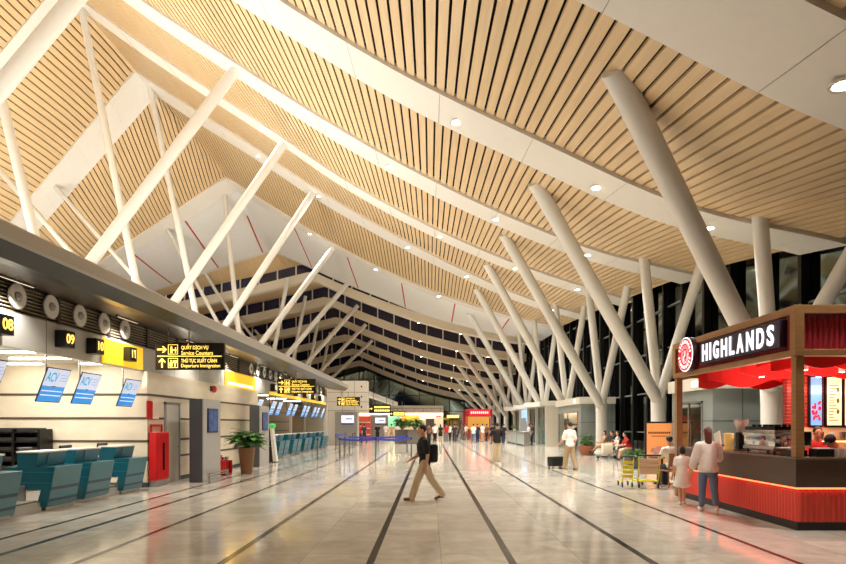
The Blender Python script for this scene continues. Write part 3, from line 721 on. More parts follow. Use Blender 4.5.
bm = nb(); tube(bm, (XW+0.08, 17.48, 1.0), (XW+0.08, 17.36, 1.0), 0.012, n=8); tube(bm, (XW+0.03, 17.48, 1.0), (XW+0.08, 17.48, 1.0), 0.012, n=8); obj('door_handle', bm, CHROME, d1)
def pillar(x0, x1, y0, y1, label, scr):
    t = thing('display_pillar', label, 'pillar', (0, 0, 0))
    t.location = (x0, y0, 0); D = y1-y0; X = x1-x0
    bm = nb(); box(bm, 0.0, X, 0, D, 0, 2.36); obj('core', bm, DARK_GREY, t, label='dark grey end face')
    bm = nb(); box(bm, X, X+0.03, 0.02, D, 0.0, 2.36); obj('face_panel', bm, LIGHT_GREY, t, label='light grey side facing the hall')
    bm = nb(); rbox(bm, X+0.03, X+0.06, D*0.22, D*0.80, 1.4, 2.1, 0.006); p = obj('poster_frame', bm, BLACK, t)
    bm = nb(); box(bm, X+0.06, X+0.064, D*0.25, D*0.77, 1.43, 2.07); q = obj('poster', bm, mat('blue poster', (60, 84, 130), 0.35, vary=0.95, scale=5, emit=(50, 90, 150), estr=0.25), p, label=scr)
t1 = pillar(-6.78, -6.42, 16.9, 18.3, 'grey pillar with a blue poster beside the pale door', 'blue poster')
pillar(-6.92, -6.55, 23.0, 24.3, 'grey pillar with a dark poster behind the potted plant', 'dark blue poster')
# guard rail by the pillar
t = thing('guard_rail', 'low stainless guard rail at the foot of the postered pillar', 'guard rail', (-6.2, 16.85, 0))
for yy in (0.0, 1.5):
    bm = nb(); tube(bm, (0, yy, 0), (0, yy, 0.27), 0.03, n=10); obj('post', bm, STEEL, t)
for z in (0.18, 0.25):
    bm = nb(); tube(bm, (0, -0.1, z), (0, 1.6, z), 0.02, n=10); obj('rail', bm, STEEL, t)
# extinguishers in a red stand
t = thing('extinguisher_stand', 'red stand beside the postered pillar', 'stand', (-6.75, 19.6, 0))
bm = nb(); box(bm, -0.18, 0.18, -0.34, 0.34, 0.0, 0.04); box(bm, -0.18, -0.15, -0.34, 0.34, 0, 0.62); box(bm, -0.18, 0.18, -0.34, -0.31, 0, 0.45); box(bm, -0.18, 0.18, 0.31, 0.34, 0, 0.45); obj('frame', bm, RED_PAINT, t)
def extinguisher(x, y, label):
    e = thing('fire_extinguisher', label, 'fire extinguisher', (x, y, 0.04), 0, 'red fire extinguishers')
    bm = nb(); lathe(bm, [(0.07, 0), (0.075, 0.02), (0.075, 0.36), (0.06, 0.42), (0.025, 0.45), (0.025, 0.48)], n=18); obj('cylinder', bm, RED_PAINT, e, smooth='auto')
    bm = nb(); rbox(bm, -0.02, 0.10, -0.012, 0.012, 0.48, 0.50, 0.003); rbox(bm, -0.02, 0.10, -0.012, 0.012, 0.52, 0.535, 0.003); rbox(bm, -0.02, 0.02, -0.015, 0.015, 0.47, 0.535, 0.003); obj('handle', bm, BLACK, e)
    bm = nb(); path(bm, [(0, 0.02, 0.49), (0.02, 0.09, 0.46), (0.03, 0.10, 0.3), (0.03, 0.10, 0.12)], 0.011, 8); obj('hose', bm, BLACK, e)
extinguisher(-6.72, 19.45, 'red fire extinguisher in the stand, the nearer of two')
extinguisher(-6.72, 19.75, 'red fire extinguisher in the stand, the farther of two')

# ------------------------------------------------------------------ plants
def leaf(bm, base, d, L, W, droop=0.35):
    d = Vector(d).normalized(); side = d.cross(Vector((0, 0, 1)))
    if side.length < 1e-3: side = Vector((1, 0, 0))
    side.normalize(); nrm = side.cross(d)
    pts = []
    for i, (u, wf) in enumerate(((0, 0.12), (0.25, 0.8), (0.5, 1), (0.78, 0.65), (1, 0.03))):
        c = Vector(base)+d*L*u+Vector((0, 0, -droop*L*u*u)); pts.append((bm.verts.new(c-side*W*wf/2), bm.verts.new(c-nrm*0.0-Vector((0, 0, 0.06*W))), bm.verts.new(c+side*W*wf/2)))
    for A, B in zip(pts, pts[1:]):
        bm.faces.new((A[0], A[1], B[1], B[0])); bm.faces.new((A[1], A[2], B[2], B[1]))
def make_plant(name, label, loc, pot_prof, pot_m, hfol, spread, nst, lw, seed, group=None, soil=None):
    rnd = random.Random(seed)
    t = thing(name, label, 'plant', loc, 0, group)
    if pot_prof:
        bm = nb(); lathe(bm, pot_prof, n=28); obj('pot', bm, pot_m, t, smooth='auto')
    top = soil
    bm = nb(); bs = nb()
    for i in range(nst):
        a = rnd.uniform(0, 2*PI); tilt = rnd.uniform(0.1, 1.0); L = hfol*rnd.uniform(0.55, 1.0)
        d = Vector((math.cos(a)*tilt*spread, math.sin(a)*tilt*spread, 1)).normalized()
        p0 = Vector((math.cos(a)*0.04, math.sin(a)*0.04, top)); p1 = p0+d*L*0.75
        tube(bs, p0, p1, 0.008, 0.004, 6)
        for q in range(5):
            b = p0+d*L*0.75*rnd.uniform(0.45, 1.0); aa = a+rnd.uniform(-1.7, 1.7)
            leaf(bm, b, (math.cos(aa), math.sin(aa), rnd.uniform(0.0, 0.7)), lw*2.6*rnd.uniform(0.7, 1.1), lw*rnd.uniform(0.8, 1.1))
    obj('stems', bs, mat('stem green', (88, 96, 50), 0.6), t); obj('foliage', bm, GREEN_LEAF, t)
    return t
POT = [(0.165, 0), (0.18, 0.02), (0.265, 0.80), (0.27, 0.86), (0.245, 0.86), (0.235, 0.78), (0.001, 0.78)]
make_plant('potted_plant', 'leafy green plant in a tall tapered brown pot on the left', (-6.08, 19.9, 0), POT, TERRACOTTA, 0.95, 1.0, 46, 0.2, 3, None, 0.78)

# slim standing kiosk at the mouth of the far alcove
t = thing('check_in_kiosk', 'slim black and white kiosk with green cap before the far desks', 'kiosk', (-6.75, 25.9, 0))
bm = nb(); rbox(bm, -0.26, 0.10, -0.2, 0.2, 0, 0.04, 0.01); obj('foot', bm, BLACK, t)
bm = nb(); prism(bm, [(-0.28, 0.04), (0.02, 0.04), (-0.12, 1.45), (-0.26, 1.45)], -0.16, 0.16); obj('body', bm, BLACK, t)
bm = nb(); prism(bm, [(0.02, 0.04), (0.16, 0.04), (-0.02, 1.48), (-0.12, 1.48)], -0.18, 0.18); obj('front_panel', bm, WHITE_LAM, t)
bm = nb(); rbox(bm, -0.24, 0.06, -0.18, 0.18, 1.48, 1.66, 0.05); obj('cap', bm, mat('green lit cap', (60, 170, 80), 0.4, emit=(70, 200, 90), estr=0.6), t, label='green lit cap')
# ------------------------------------------------------------------ far left: pale wall block, shops, panels
bm = nb(); box(bm, -9, -4.95, 47.3, 48.6, 2.6, 5.05); box(bm, -9, -5.75, 47.3, 48.6, 0, 2.6); wf = struct('wall_far', bm, mat('pale panel wall', (206, 198, 184), 0.45), label='pale panelled wall block past the check in desks')
bm = nb()
for z in (2.7, 3.4, 4.15): box(bm, -9, -4.945, 47.292, 48.5, z-0.015, z+0.015)
for x in (-6.9, -5.95): box(bm, x-0.012, x+0.012, 47.292, 47.4, 0, 5.05)
obj('panel_joint', bm, GROOVE, wf)
bm = nb()
for z in (3.0, 3.8, 4.6):
    for x in (-5.4,): ball(bm, (x, 47.29, z), (0.07, 0.02, 0.07), 8)
obj('wall_light', bm, BLACK, wf)
bm = nb(); box(bm, -9, -7.45, 43.4, 43.6, 0, 4.2); struct('trim_36', bm, mat('pale panel wall', (206, 198, 184), 0.45), label='end panel of the check in canopy')
def info_panel(x0, x1, y, h, label):
    t = thing('information_panel', label, 'information panel', ((x0+x1)/2, y, 0)); W = (x1-x0)/2
    bm = nb(); rbox(bm, -W, W, 0, 0.5, 0, h, 0.02); obj('body', bm, mat('satin grey panel', (158, 154, 148), 0.32, metal=0.4), t)
    bm = nb(); rbox(bm, -W*0.42, W*0.72, -0.03, 0.0, h*0.62, h*0.89, 0.008); s = obj('screen', bm, mat('pale panel screen', (205, 215, 236), 0.3, emit=(205, 215, 240), estr=1.0), t, label='pale glowing screen')
    bm = nb(); box(bm, -W*0.42, W*0.72, -0.036, -0.03, h*0.62, h*0.665); box(bm, -W*0.02, W*0.55, -0.036, -0.03, h*0.77, h*0.80); obj('blue_lines', bm, mat('deep blue line', (34, 46, 122), 0.4), s, label='deep blue lines')
info_panel(-7.32, -5.62, 46.2, 2.6, 'large grey information panel with glowing screen before the pale wall')
info_panel(-6.35, -4.45, 63.5, 2.6, 'grey information panel with glowing screen, the farther one')
# far shops: angled canopy and a low block across the hall
bm = nb()
for a, b in (((-7.2, 62.0, 4.8), (-4.6, 80.0, 4.05)),):
    A = Vector(a); B = Vector(b); n_ = Vector((0.3, 0, 0))
    v = [bm.verts.new(p) for p in (A-n_, A+n_, B+n_, B-n_, A-n_+Vector((0, 0, .5)), A+n_+Vector((0, 0, .5)), B+n_+Vector((0, 0, .5)), B-n_+Vector((0, 0, .5)))]
    for f in ((0,1,2,3),(4,7,6,5),(0,4,5,1),(1,5,6,2),(2,6,7,3),(3,7,4,0)): bm.faces.new([v[i] for i in f])
struct('trim_37', bm, PANEL_WHITE, label='white canopy edge running to the far shops')
bm = nb(); box(bm, -30, 1.8, 80, 88, 3.2, 4.1); struct('trim_38', bm, mat('far fascia', (196, 190, 178), 0.5), label='pale fascia of the far shop block')
bm = nb(); box(bm, -30, 1.8, 81.5, 88, 0, 3.2); fs = struct('wall_shop', bm, mat('bright shop wall', (222, 206, 182), 0.5), label='bright shop front at the far end')
bm = nb(); box(bm, -30, 1.75, 79.98, 80.0, 3.72, 3.78)
for i in range(12): x = 1.4-i*1.15; box(bm, x-0.02, x+0.02, 79.97, 80.0, 3.22, 3.72)
obj('panel_joint', bm, GROOVE, fs)
for i, (x0, x1, z0, z1, c, nm, lab) in enumerate(((-3.8, -1.5, 1.6, 2.85, (240, 150, 40), 'orange_panel', 'orange lit poster on the far shop front'), (-6.4, -4.2, 1.2, 2.7, (120, 190, 150), 'green_panel', 'pale green lit poster on the far shop front'), (-0.6, 0.6, 0.3, 2.4, (70, 58, 50), 'doorway', 'dark doorway of the far shop'), (0.75, 1.5, 2.6, 2.8, (200, 50, 60), 'red_plate', 'small red plate high on the far shop front'))):
    t = thing('shop_poster' if 'poster' in lab else 'shop_plate' if 'plate' in lab else 'shop_doorway', lab, 'poster' if 'poster' in lab else 'plate' if 'plate' in lab else 'doorway', ((x0+x1)/2, 81.5, z0))
    h = (x1-x0)/2
    bm = nb(); rbox(bm, -h, h, -0.12, 0, 0, z1-z0, 0.02); obj('frame', bm, GREY, t)
    bm = nb(); box(bm, -h+0.06, h-0.06, -0.13, -0.12, 0.06, z1-z0-0.04); obj('face', bm, mat(nm, c, 0.5, emit=c, estr=(0.9 if 'lit' in lab else 0.0)), t)
al = bpy.data.lights.new('shop_glow', 'AREA'); al.shape = 'RECTANGLE'; al.size = 12; al.size_y = 1.2; al.energy = 320; al.color = (1, 0.9, 0.75)
ao = bpy.data.objects.new('shop_glow', al); COL.objects.link(ao); ao.location = (-4.2, 80.9, 3.15)
# left far shop under the canopy
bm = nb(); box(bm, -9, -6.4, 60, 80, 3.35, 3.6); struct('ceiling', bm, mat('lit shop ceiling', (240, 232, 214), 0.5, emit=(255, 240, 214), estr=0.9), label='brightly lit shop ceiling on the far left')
def small_sign(x0, x1, y, z0, z1, label, hang):
    t = thing('hanging_sign', label, 'sign', ((x0+x1)/2, y, z0), 0, 'black and yellow hanging signs'); h = (x1-x0)/2; H = z1-z0
    bm = nb(); rbox(bm, -h, h, -0.06, 0.06, 0, H, 0.01); obj('box', bm, SIGN_BLACK, t)
    bm = nb(); chev(bm, Matrix.Translation((-h*0.82, -0.065, H*0.5)), 0.16)
    obj('arrow', bm, YELLOW_LIT, t)
    bm = nb()
    for r_ in (0.68, 0.3):
        for k in range(9): a = -h*0.5+k*h*0.16; box(bm, a, a+h*0.12, -0.066, -0.06, H*r_-0.09, H*r_+0.09)
    obj('lettering', bm, YELLOW_LIT, t)
    bm = nb()
    for s in (-0.6, 0.6): tube(bm, (s*h, 0, H-0.01), (s*h, 0, hang-z0), 0.03, n=8)
    obj('hanger', bm, STEEL, t)
small_sign(-6.2, -4.0, 61.0, 2.75, 3.65, 'black sign with bright yellow arrow before the far left shops', 4.85)
small_sign(-4.7, -2.9, 70.0, 2.55, 3.15, 'darker small hanging sign beyond the bright yellow one', 4.3)
t = thing('lit_sign', 'small yellow lit sign right of the far shop block', 'sign', (3.5, 92, 2.6))
bm = nb(); rbox(bm, -0.9, 0.9, -0.08, 0.08, 0, 0.4, 0.02); obj('face', bm, YELLOW_LIT, t); bm = nb(); tube(bm, (0, 0, -2.6), (0, 0, 0.05), 0.06, n=8); obj('post', bm, BLACK_METAL, t)
t = thing('shop_shelf', 'red and orange lit shop shelf beside the far grey panel', 'shelf', (-6.6, 58, 0))
bm = nb(); rbox(bm, -0.8, 0.85, 0, 0.4, 0, 2.4, 0.02); obj('case', bm, mat('red shop case', (190, 70, 50), 0.5, vary=0.5, scale=5, emit=(190, 70, 50), estr=0.2), t)
for z in (0.6, 1.2, 1.8):
    bm = nb(); box(bm, -0.78, 0.82, -0.12, 0.0, z, z+0.05); obj('shelf_board', bm, WHITE_LAM, t)

# planters with young palms
BOX = mat('grey box planter', (112, 105, 96), 0.5)
def planter(x, y, label, seed):
    t = make_plant('planter', label, (x, y, 0), None, None, 1.5, 0.8, 46, 0.22, seed, 'grey box planters with green plants', 1.15)
    bm = nb(); rbox(bm, -0.62, 0.62, -0.35, 0.35, 0, 1.18, 0.03); obj('box', bm, BOX, t)
planter(-2.35, 51, 'grey box planter with spiky green plant, the left of two', 11)
planter(-1.25, 50, 'grey box planter with spiky green plant, the right of two', 12)

# queue barrier posts and blue belts
def barrier_post(x, y, label):
    t = thing('barrier_post', label, 'barrier post', (x, y, 0), 0, 'queue barrier posts')
    bm = nb(); lathe(bm, [(0.18, 0), (0.18, 0.015), (0.05, 0.04), (0.03, 0.05)], n=18); obj('base', bm, STEEL, t, smooth='auto')
    bm = nb(); tube(bm, (0, 0, 0.04), (0, 0, 0.93), 0.035, n=12); obj('pole', bm, mat('dull steel', (120, 117, 112), 0.4, metal=0.5), t, smooth='auto')
    bm = nb(); lathe(bm, [(0.038, 0.90), (0.038, 1.0), (0.02, 1.01)], n=14); obj('belt_head', bm, BLACK, t, smooth='auto')
    return t
P = {'a': (-6.15, 39.2), 'b': (-6.0, 42.5), 'c': (-5.4, 42.0), 'd': (-5.1, 27.2), 'e': (-2.5, 27.6), 'f': (-0.9, 29.0), 'g': (-4.15, 27.6), 'h': (-4.2, 29.4), 'i': (-4.3, 32.0), 'j': (-5.6, 44.8), 'k': (-1.3, 34.0)}
PL = ['rear left', 'left by the large grey panel', 'in front of the large grey panel', 'nearest the teal desks', 'in front of the planters', 'beside the walking man', 'first of the slanting line', 'second of the slanting line', 'third of the slanting line', 'farthest left', 'behind the walking man']
for (k, p), s in zip(P.items(), PL): barrier_post(p[0], p[1], 'steel queue barrier post, ' + s)
BELT = mat('blue belt', (62, 76, 176), 0.5)
def belt(a, b, label):
    A = Vector((*P[a], 0)); B = Vector((*P[b], 0)); bm = nb(); n_ = 8; prev = None
    d = (B-A).normalized()*0.045; A2 = A+d; B2 = B-d; s = Vector((-d.y, d.x, 0)).normalized()*0.003
    for i in range(n_+1):
        u = i/n_; p = A2.lerp(B2, u)+Vector((0, 0, 0.95-0.05*math.sin(PI*u)))
        cur = [bm.verts.new(p+q) for q in (s+Vector((0, 0, 0.05)), -s+Vector((0, 0, 0.05)), -s-Vector((0, 0, 0.05)), s-Vector((0, 0, 0.05)))]
        if prev:
            for k in range(4): bm.faces.new((prev[k], prev[(k+1) % 4], cur[(k+1) % 4], cur[k]))
        else: bm.faces.new(cur)
        prev = cur
    bm.faces.new(prev[::-1]); o = obj('barrier_belt', bm, BELT); tag(o, label, 'barrier belt', 'blue queue belts')
belt('g', 'e', 'blue queue belt from the slanting line to the post before the planters')
belt('e', 'f', 'blue queue belt ending beside the walking man')
belt('g', 'h', 'blue queue belt, first span of the slanting line'); belt('h', 'i', 'blue queue belt, second span of the slanting line')
belt('a', 'g', 'blue queue belt reaching towards the large grey panel'); belt('a', 'b', 'blue queue belt along the far teal desks')
belt('i', 'k', 'blue queue belt running behind the walking man')

# ------------------------------------------------------------------ right: vestibules and glass booths
VEST = mat('vestibule grey panel', (138, 145, 139), 0.35, metal=0.25)
VTOP = mat('vestibule pale fascia', (206, 198, 182), 0.4)
def vestibule(n, x0, y0, y1, h, label):
    bm = nb(); box(bm, x0, 11.3, y0, y1, 0, h-0.42); v = struct('wall_vestibule_%d' % n, bm, VEST, label=label)
    bm = nb(); box(bm, x0-0.12, 11.3, y0-0.12, y1+0.1, h-0.42, h); obj('fascia', bm, VTOP, v, label='pale fascia band')
    bm = nb()
    for z in (0.9, 1.75): box(bm, x0-0.006, 11.3, y0-0.006, y1, z-0.012, z+0.012)
    for x in (x0+0.95, x0+1.9): box(bm, x-0.012, x+0.012, y0-0.006, y0+0.1, 0, h-0.42)
    obj('panel_joint', bm, DARK_GREY, v)
    bm = nb(); box(bm, x0-0.02, x0+0.03, y0+0.7, y1-0.5, 0, 2.35); d = struct('door_%d' % (n+1), bm, NIGHT_GLASS, label='dark glass door of the grey vestibule')
    bm = nb()
    for y in (y0+0.7, (y0+y1+0.2)/2, y1-0.5): box(bm, x0-0.05, x0, y-0.03, y+0.03, 0, 2.4)
    box(bm, x0-0.05, x0, y0+0.67, y1-0.47, 2.35, 2.42); obj('door_frame', bm, STEEL, d)
    bm = nb(); tube(bm, (x0-0.08, (y0+y1+0.2)/2-0.1, 0.8), (x0-0.08, (y0+y1+0.2)/2-0.1, 1.4), 0.015, n=8); obj('door_handle', bm, CHROME, d)
    t = thing('exit_light', 'small lit green exit light on the %s' % ('vestibule behind the coffee kiosk' if n == 1 else 'vestibule beside the bench' if n == 2 else 'distant vestibule'), 'exit light', (x0-0.12, y0+1.0, h-0.32))
    bm = nb(); rbox(bm, -0.04, 0, -0.2, 0.2, 0, 0.2, 0.006); obj('box', bm, mat('exit light face', (200, 235, 215), 0.4, emit=(190, 240, 215), estr=1.5), t)
vestibule(1, 9.0, 19.1, 22.3, 3.2, 'grey panelled vestibule behind the coffee kiosk')
vestibule(2, 9.2, 36.6, 43.2, 3.3, 'grey panelled vestibule beyond the bench')
# glass service booths with a white wavy roof
BLUE_LIT = mat('blue lit wall', (176, 206, 240), 0.5, emit=(176, 206, 244), estr=0.75)
bm = nb(); box(bm, 8.6, 11.2, 44.2, 61.5, 0, 0.06); bf = struct('wall_booth', bm, GREY, label='row of glass booths along the right')
bm = nb(); box(bm, 10.9, 11.2, 44.2, 61.5, 0, 3.0); obj('back_wall', bm, mat('booth back wall', (150, 170, 160), 0.5), bf)
for y in (44.2, 48.4, 52.6, 57.0, 61.4):
    bm = nb(); box(bm, 8.5, 11.0, y-0.12, y+0.12, 0, 3.0); obj('partition', bm, VTOP, bf)
bm = nb()
pts = []
N = 24
top = []; bot = []
for i in range(N+1):
    y = 43.9+18.4*i/N; xe = 8.0+0.35*math.sin(i*0.75)
    top.append((xe, y)); 
A = [[bm.verts.new((x, y, z)) for (x, y) in top] for z in (3.0, 3.35)]
B = [[bm.verts.new((11.3, y, z)) for (x, y) in top] for z in (3.0, 3.35)]
for i in range(N):
    bm.faces.new((A[0][i], A[0][i+1], A[1][i+1], A[1][i])); bm.faces.new((A[0][i], B[0][i], B[0][i+1], A[0][i+1])); bm.faces.new((A[1][i], A[1][i+1], B[1][i+1], B[1][i]))
bm.faces.new((A[0][0], A[1][0], B[1][0], B[0][0])); bm.faces.new((A[0][-1], B[0][-1], B[1][-1], A[1][-1]))
struct('trim_39', bm, PANEL_WHITE, smooth='auto', label='white wavy roof over the glass booths')
for i, (y0, y1, mm, lab) in enumerate(((44.4, 48.2, TEAL_GLASS, 'teal glass front'), (48.6, 52.4, TEAL_GLASS, 'teal glass front'), (57.2, 61.2, TEAL_GLASS, 'teal glass front'))):
    bm = nb(); box(bm, 8.75, 8.8, y0, y1, 0.05, 1.05 if i else 2.95); 
    w_ = struct('window_%d' % (40+i), bm, mm, label='%s of a service booth' % lab)
    bm = nb()
    for y in (y0, (y0+y1)/2, y1): box(bm, 8.7, 8.85, y-0.04, y+0.04, 0.05, 2.95)
    obj('mullion', bm, STEEL, w_)
t = thing('light_wall', 'tall pale blue glowing panel inside the glass booths', 'lit panel', (10.6, 54.8, 0.06))
bm = nb(); box(bm, -0.1, 0.1, -1.9, 1.9, 0, 2.85); obj('panel', bm, BLUE_LIT, t)
t = thing('booth_panel', 'pale blue lit front panel between the booths', 'lit panel', (8.7, 54.8, 0.0))
bm = nb(); box(bm, -0.05, 0.05, -1.95, -0.7, 1.9, 2.95); box(bm, -0.05, 0.05, -1.95, 1.95, 2.2, 2.95); obj('panel', bm, BLUE_LIT, t); bm = nb(); box(bm, -0.05, 0.05, -2.0, -1.9, 0, 2.0); obj('post', bm, VTOP, t)
def glass_counter(y0, y1, x, label):
    t = thing('service_counter', label, 'counter', (x, (y0+y1)/2, 0)); h = (y1-y0)/2
    bm = nb(); rbox(bm, -0.03, 0.0, -h, h, 0.12, 1.02, 0.005); obj('front_panel', bm, mat('pale frosted panel', (168, 182, 178), 0.25), t)
    bm = nb(); rbox(bm, -0.12, 0.5, -h, h, 1.02, 1.08, 0.01); obj('top', bm, STEEL, t)
    for y in (-h+0.05, 0, h-0.05):
        bm = nb(); box(bm, -0.02, 0.42, y-0.03, y+0.03, 0, 1.02); obj('leg', bm, STEEL, t)
glass_counter(44.0, 47.4, 6.9, 'steel topped service counter before the glass booths, the nearer')
glass_counter(47.9, 53.4, 6.9, 'steel topped service counter before the glass booths, the farther')
make_plant('potted_plant', 'leafy plant with pale flowers on the service counter', (7.1, 50.5, 1.08), [(0.1, 0), (0.14, 0.18), (0.12, 0.18), (0.001, 0.16)], WHITE_LAM, 0.5, 1.2, 16, 0.09, 21, None, 0.16)
# plants by the bench
make_plant('potted_plant', 'round brown pot of yellow green plants by the vestibule corner', (8.3, 31.8, 0), [(0.3, 0), (0.45, 0.3), (0.48, 0.5), (0.44, 0.5), (0.001, 0.46)], mat('rust pot', (150, 92, 60), 0.5), 0.55, 1.3, 30, 0.10, 22, None, 0.46)
make_plant('potted_plant', 'tall dark leafed plant behind the round brown pot', (8.6, 33.0, 0), [(0.25, 0), (0.3, 0.4), (0.26, 0.4), (0.001, 0.38)], DARK_GREY, 1.1, 0.7, 24, 0.12, 23, None, 0.38)
make_plant('potted_plant', 'low bushy plant behind the luggage trolley', (7.55, 22.2, 0), [(0.22, 0), (0.3, 0.35), (0.27, 0.35), (0.001, 0.32)], DARK_GREY, 0.6, 1.3, 28, 0.10, 24, None, 0.32)

# far red shop on the right
t = thing('red_shop_stall', 'distant red shop stall with glowing red sign', 'shop', (5.75, 70, 0))
bm = nb(); rbox(bm, -1.5, 1.5, 0.0, 3.0, 2.55, 3.4, 0.03); obj('roof_fascia', bm, RED_PAINT, t)
bm = nb(); box(bm, 0.15-1.3, 1.25, -0.03, 0.0, 2.66, 3.3); s = obj('sign_face', bm, mat('red lit sign', (230, 30, 40), 0.4, emit=(235, 30, 44), estr=1.2), t, label='glowing red sign')
bm = nb()
for k in range(9): a = -1.0+k*0.235; box(bm, a, a+0.17, -0.05, -0.03, 2.86, 3.12)
obj('lettering', bm, mat('pink lit letters', (255, 190, 190), 0.4, emit=(255, 190, 190), estr=1.4), s, label='pale pink letters')
for x in (-1.42, 1.42):
    bm = nb(); box(bm, x-0.07, x+0.07, 0.02, 0.18, 0, 2.6); obj('post', bm, RED_PAINT, t)
bm = nb(); box(bm, -1.45, 1.45, 2.8, 2.95, 0, 2.6); obj('back_wall', bm, mat('warm shop wall', (236, 180, 96), 0.5, emit=(255, 190, 90), estr=0.6), t)
bm = nb(); rbox(bm, -1.3, 1.3, 0.5, 1.1, 0, 1.05, 0.02); obj('counter', bm, mat('orange counter', (196, 96, 56), 0.5), t)
bm = nb(); box(bm, -1.9, -1.55, 0.1, 2.9, 0, 3.1); obj('side_wall', bm, MAROON, t)
# ------------------------------------------------------------------ coffee kiosk
KX, KY, KX2, KY2 = 5.63, 9.23, 9.6, 13.8
K = thing('coffee_kiosk', 'red and oak coffee kiosk with glowing HIGHLANDS sign', 'kiosk', (KX, KY, 0))
W_, D_ = KX2-KX, KY2-KY
Z0, Z1 = 2.70, 3.48
# corner posts
for x, y in ((0.0, 0.0), (0.0, D_-0.12), (W_-0.12, 0.0), (W_-0.12, D_-0.12)):
    bm = nb(); rbox(bm, x, x+0.13, y, y+0.13, 1.14 if (x, y) == (0.0, 0.0) else 0, Z0, 0.006); obj('post', bm, WOOD, K)
# fascia: oak frame and corrugated maroon panel, on four sides
def beam(x0, x1, y0, y1, z0, z1):
    bm = nb(); rbox(bm, x0, x1, y0, y1, z0, z1, 0.006); obj('frame_beam', bm, WOOD, K)
for z0, z1 in ((Z0, Z0+0.10), (Z1-0.13, Z1)):
    beam(-0.03, 0.11, -0.03, D_+0.03, z0, z1); beam(0.11, W_+0.03, -0.03, 0.11, z0, z1); beam(W_-0.1, W_+0.03, 0.11, D_, z0, z1); beam(0.11, W_-0.1, D_-0.1, D_+0.03, z0, z1)
for x, y in ((-0.032, -0.032), (-0.032, D_-0.1), (W_-0.1, -0.032)):
    beam(x, x+0.145, y, y+0.145, Z0, Z1)
def corrug(name, m, axis, a0, a1, off, z0, z1, amp, pitch, sgn, parent, label=None):
    bm = nb(); n = int((a1-a0)/pitch*6); prev = None
    for i in range(n+1):
        a = a0+(a1-a0)*i/n; d = off+sgn*amp*abs(math.sin(PI*(a-a0)/pitch))
        p = [(d, a, z) if axis == 'y' else (a, d, z) for z in (z0, z1)]
        cur = [bm.verts.new(q) for q in p]
        if prev: bm.faces.new((prev[0], cur[0], cur[1], prev[1]))
        prev = cur
    return obj(name, bm, m, parent, smooth='auto', label=label)
corrug('fascia_panel', MAROON, 'y', 0.1, D_-0.1, 0.035, Z0+0.1, Z1-0.13, 0.028, 0.085, -1, K, 'maroon corrugated panel')
corrug('fascia_panel', MAROON, 'x', 0.1, W_, 0.035, Z0+0.1, Z1-0.13, 0.028, 0.085, -1, K, 'maroon corrugated panel')
corrug('fascia_panel', MAROON, 'x', 0.1, W_, D_-0.035, Z0+0.1, Z1-0.13, 0.028, 0.085, 1, K, 'maroon corrugated panel')
# glowing name and emblem
bm = nb(); rbox(bm, -0.10, 0.02, 0.26, 3.06, Z0+0.17, Z0+0.60, 0.006); sb = obj('sign_board', bm, mat('navy sign board', (40, 26, 48), 0.4), K, label='dark sign board behind the letters')
LET = mat('white glowing letter', (255, 255, 255), 0.4, emit=(246, 244, 255), estr=1.25)
xs = 2.98
cu = []
adv = {'H': .345, 'I': .16, 'G': .345, 'L': .275, 'A': .355, 'N': .355, 'D': .345, 'S': .30}
tot = sum(adv[c] for c in 'HIGHLANDS'); sc_ = 2.62/tot
pos = xs
for ch in 'HIGHLANDS':
    a = adv[ch]*sc_; yc = pos-a/2; pos -= a
    bm = nb(); text_fit(bm, ch, a*0.70 if ch != 'I' else a*0.42, 0.34, face_mx(-0.112, yc, Z0+0.385), 0.006, 0.03); obj('letter', bm, LET, sb, label='glowing white letter %s' % ch)
RW = mat('white glowing emblem', (255, 250, 250), 0.4, emit=(255, 246, 246), estr=1.5); RR = mat('red emblem ring', (190, 24, 40), 0.4, emit=(200, 24, 40), estr=0.5)
yl, zl = 3.66, Z0+0.44
def disc(name, r0, r1, x, m, par, d=0.012, n=40, label=None):
    bm = nb(); Mx = Matrix.Translation((x, yl, zl)) @ Matrix.Rotation(-PI/2, 4, 'Y')
    if r0 <= 0: lathe(bm, [(0.001, 0), (r1, 0), (r1, d), (0.001, d)], n=n, M=Mx)
    else: lathe(bm, [(r0, 0), (r1, 0), (r1, d), (r0, d), (r0, 0)], n=n, M=Mx)
    return obj(name, bm, m, par, label=label)
em = disc('emblem', 0, 0.37, -0.02, mat('dark emblem box', (60, 30, 40), 0.4), K, 0.12, label='round emblem box')
disc('emblem_face', 0, 0.365, -0.14, RW, em, 0.012)
disc('emblem_ring', 0.20, 0.345, -0.152, RR, em, 0.008, label='red ring')
bm = nb()
for i in range(22):     # ring of tiny pale letters
    a = i/22*2*PI+0.1
    if abs(math.sin(a)) > 0.12: M = Matrix.Translation((-0.163, yl+0.272*math.cos(a), zl+0.272*math.sin(a))) @ Matrix.Rotation(a, 4, 'X'); box(bm, -0.002, 0.002, -0.035, 0.035, -0.016, 0.016, M)
obj('emblem_letters', bm, RW, em, label='pale letters round the ring')
bm = nb(); Mx = Matrix.Translation((-0.155, yl, zl-0.03))
b2 = nb(); ball(b2, (0, 0, 0), (0.008, 0.085, 0.11), 12); merge(bm, b2, Mx @ Matrix.Rotation(0.5, 4, 'X'))
b2 = nb(); ball(b2, (0, 0.0, 0.135), (0.008, 0.06, 0.022), 10); merge(bm, b2, Mx)
obj('emblem_bean', bm, RR, em, label='red coffee bean')
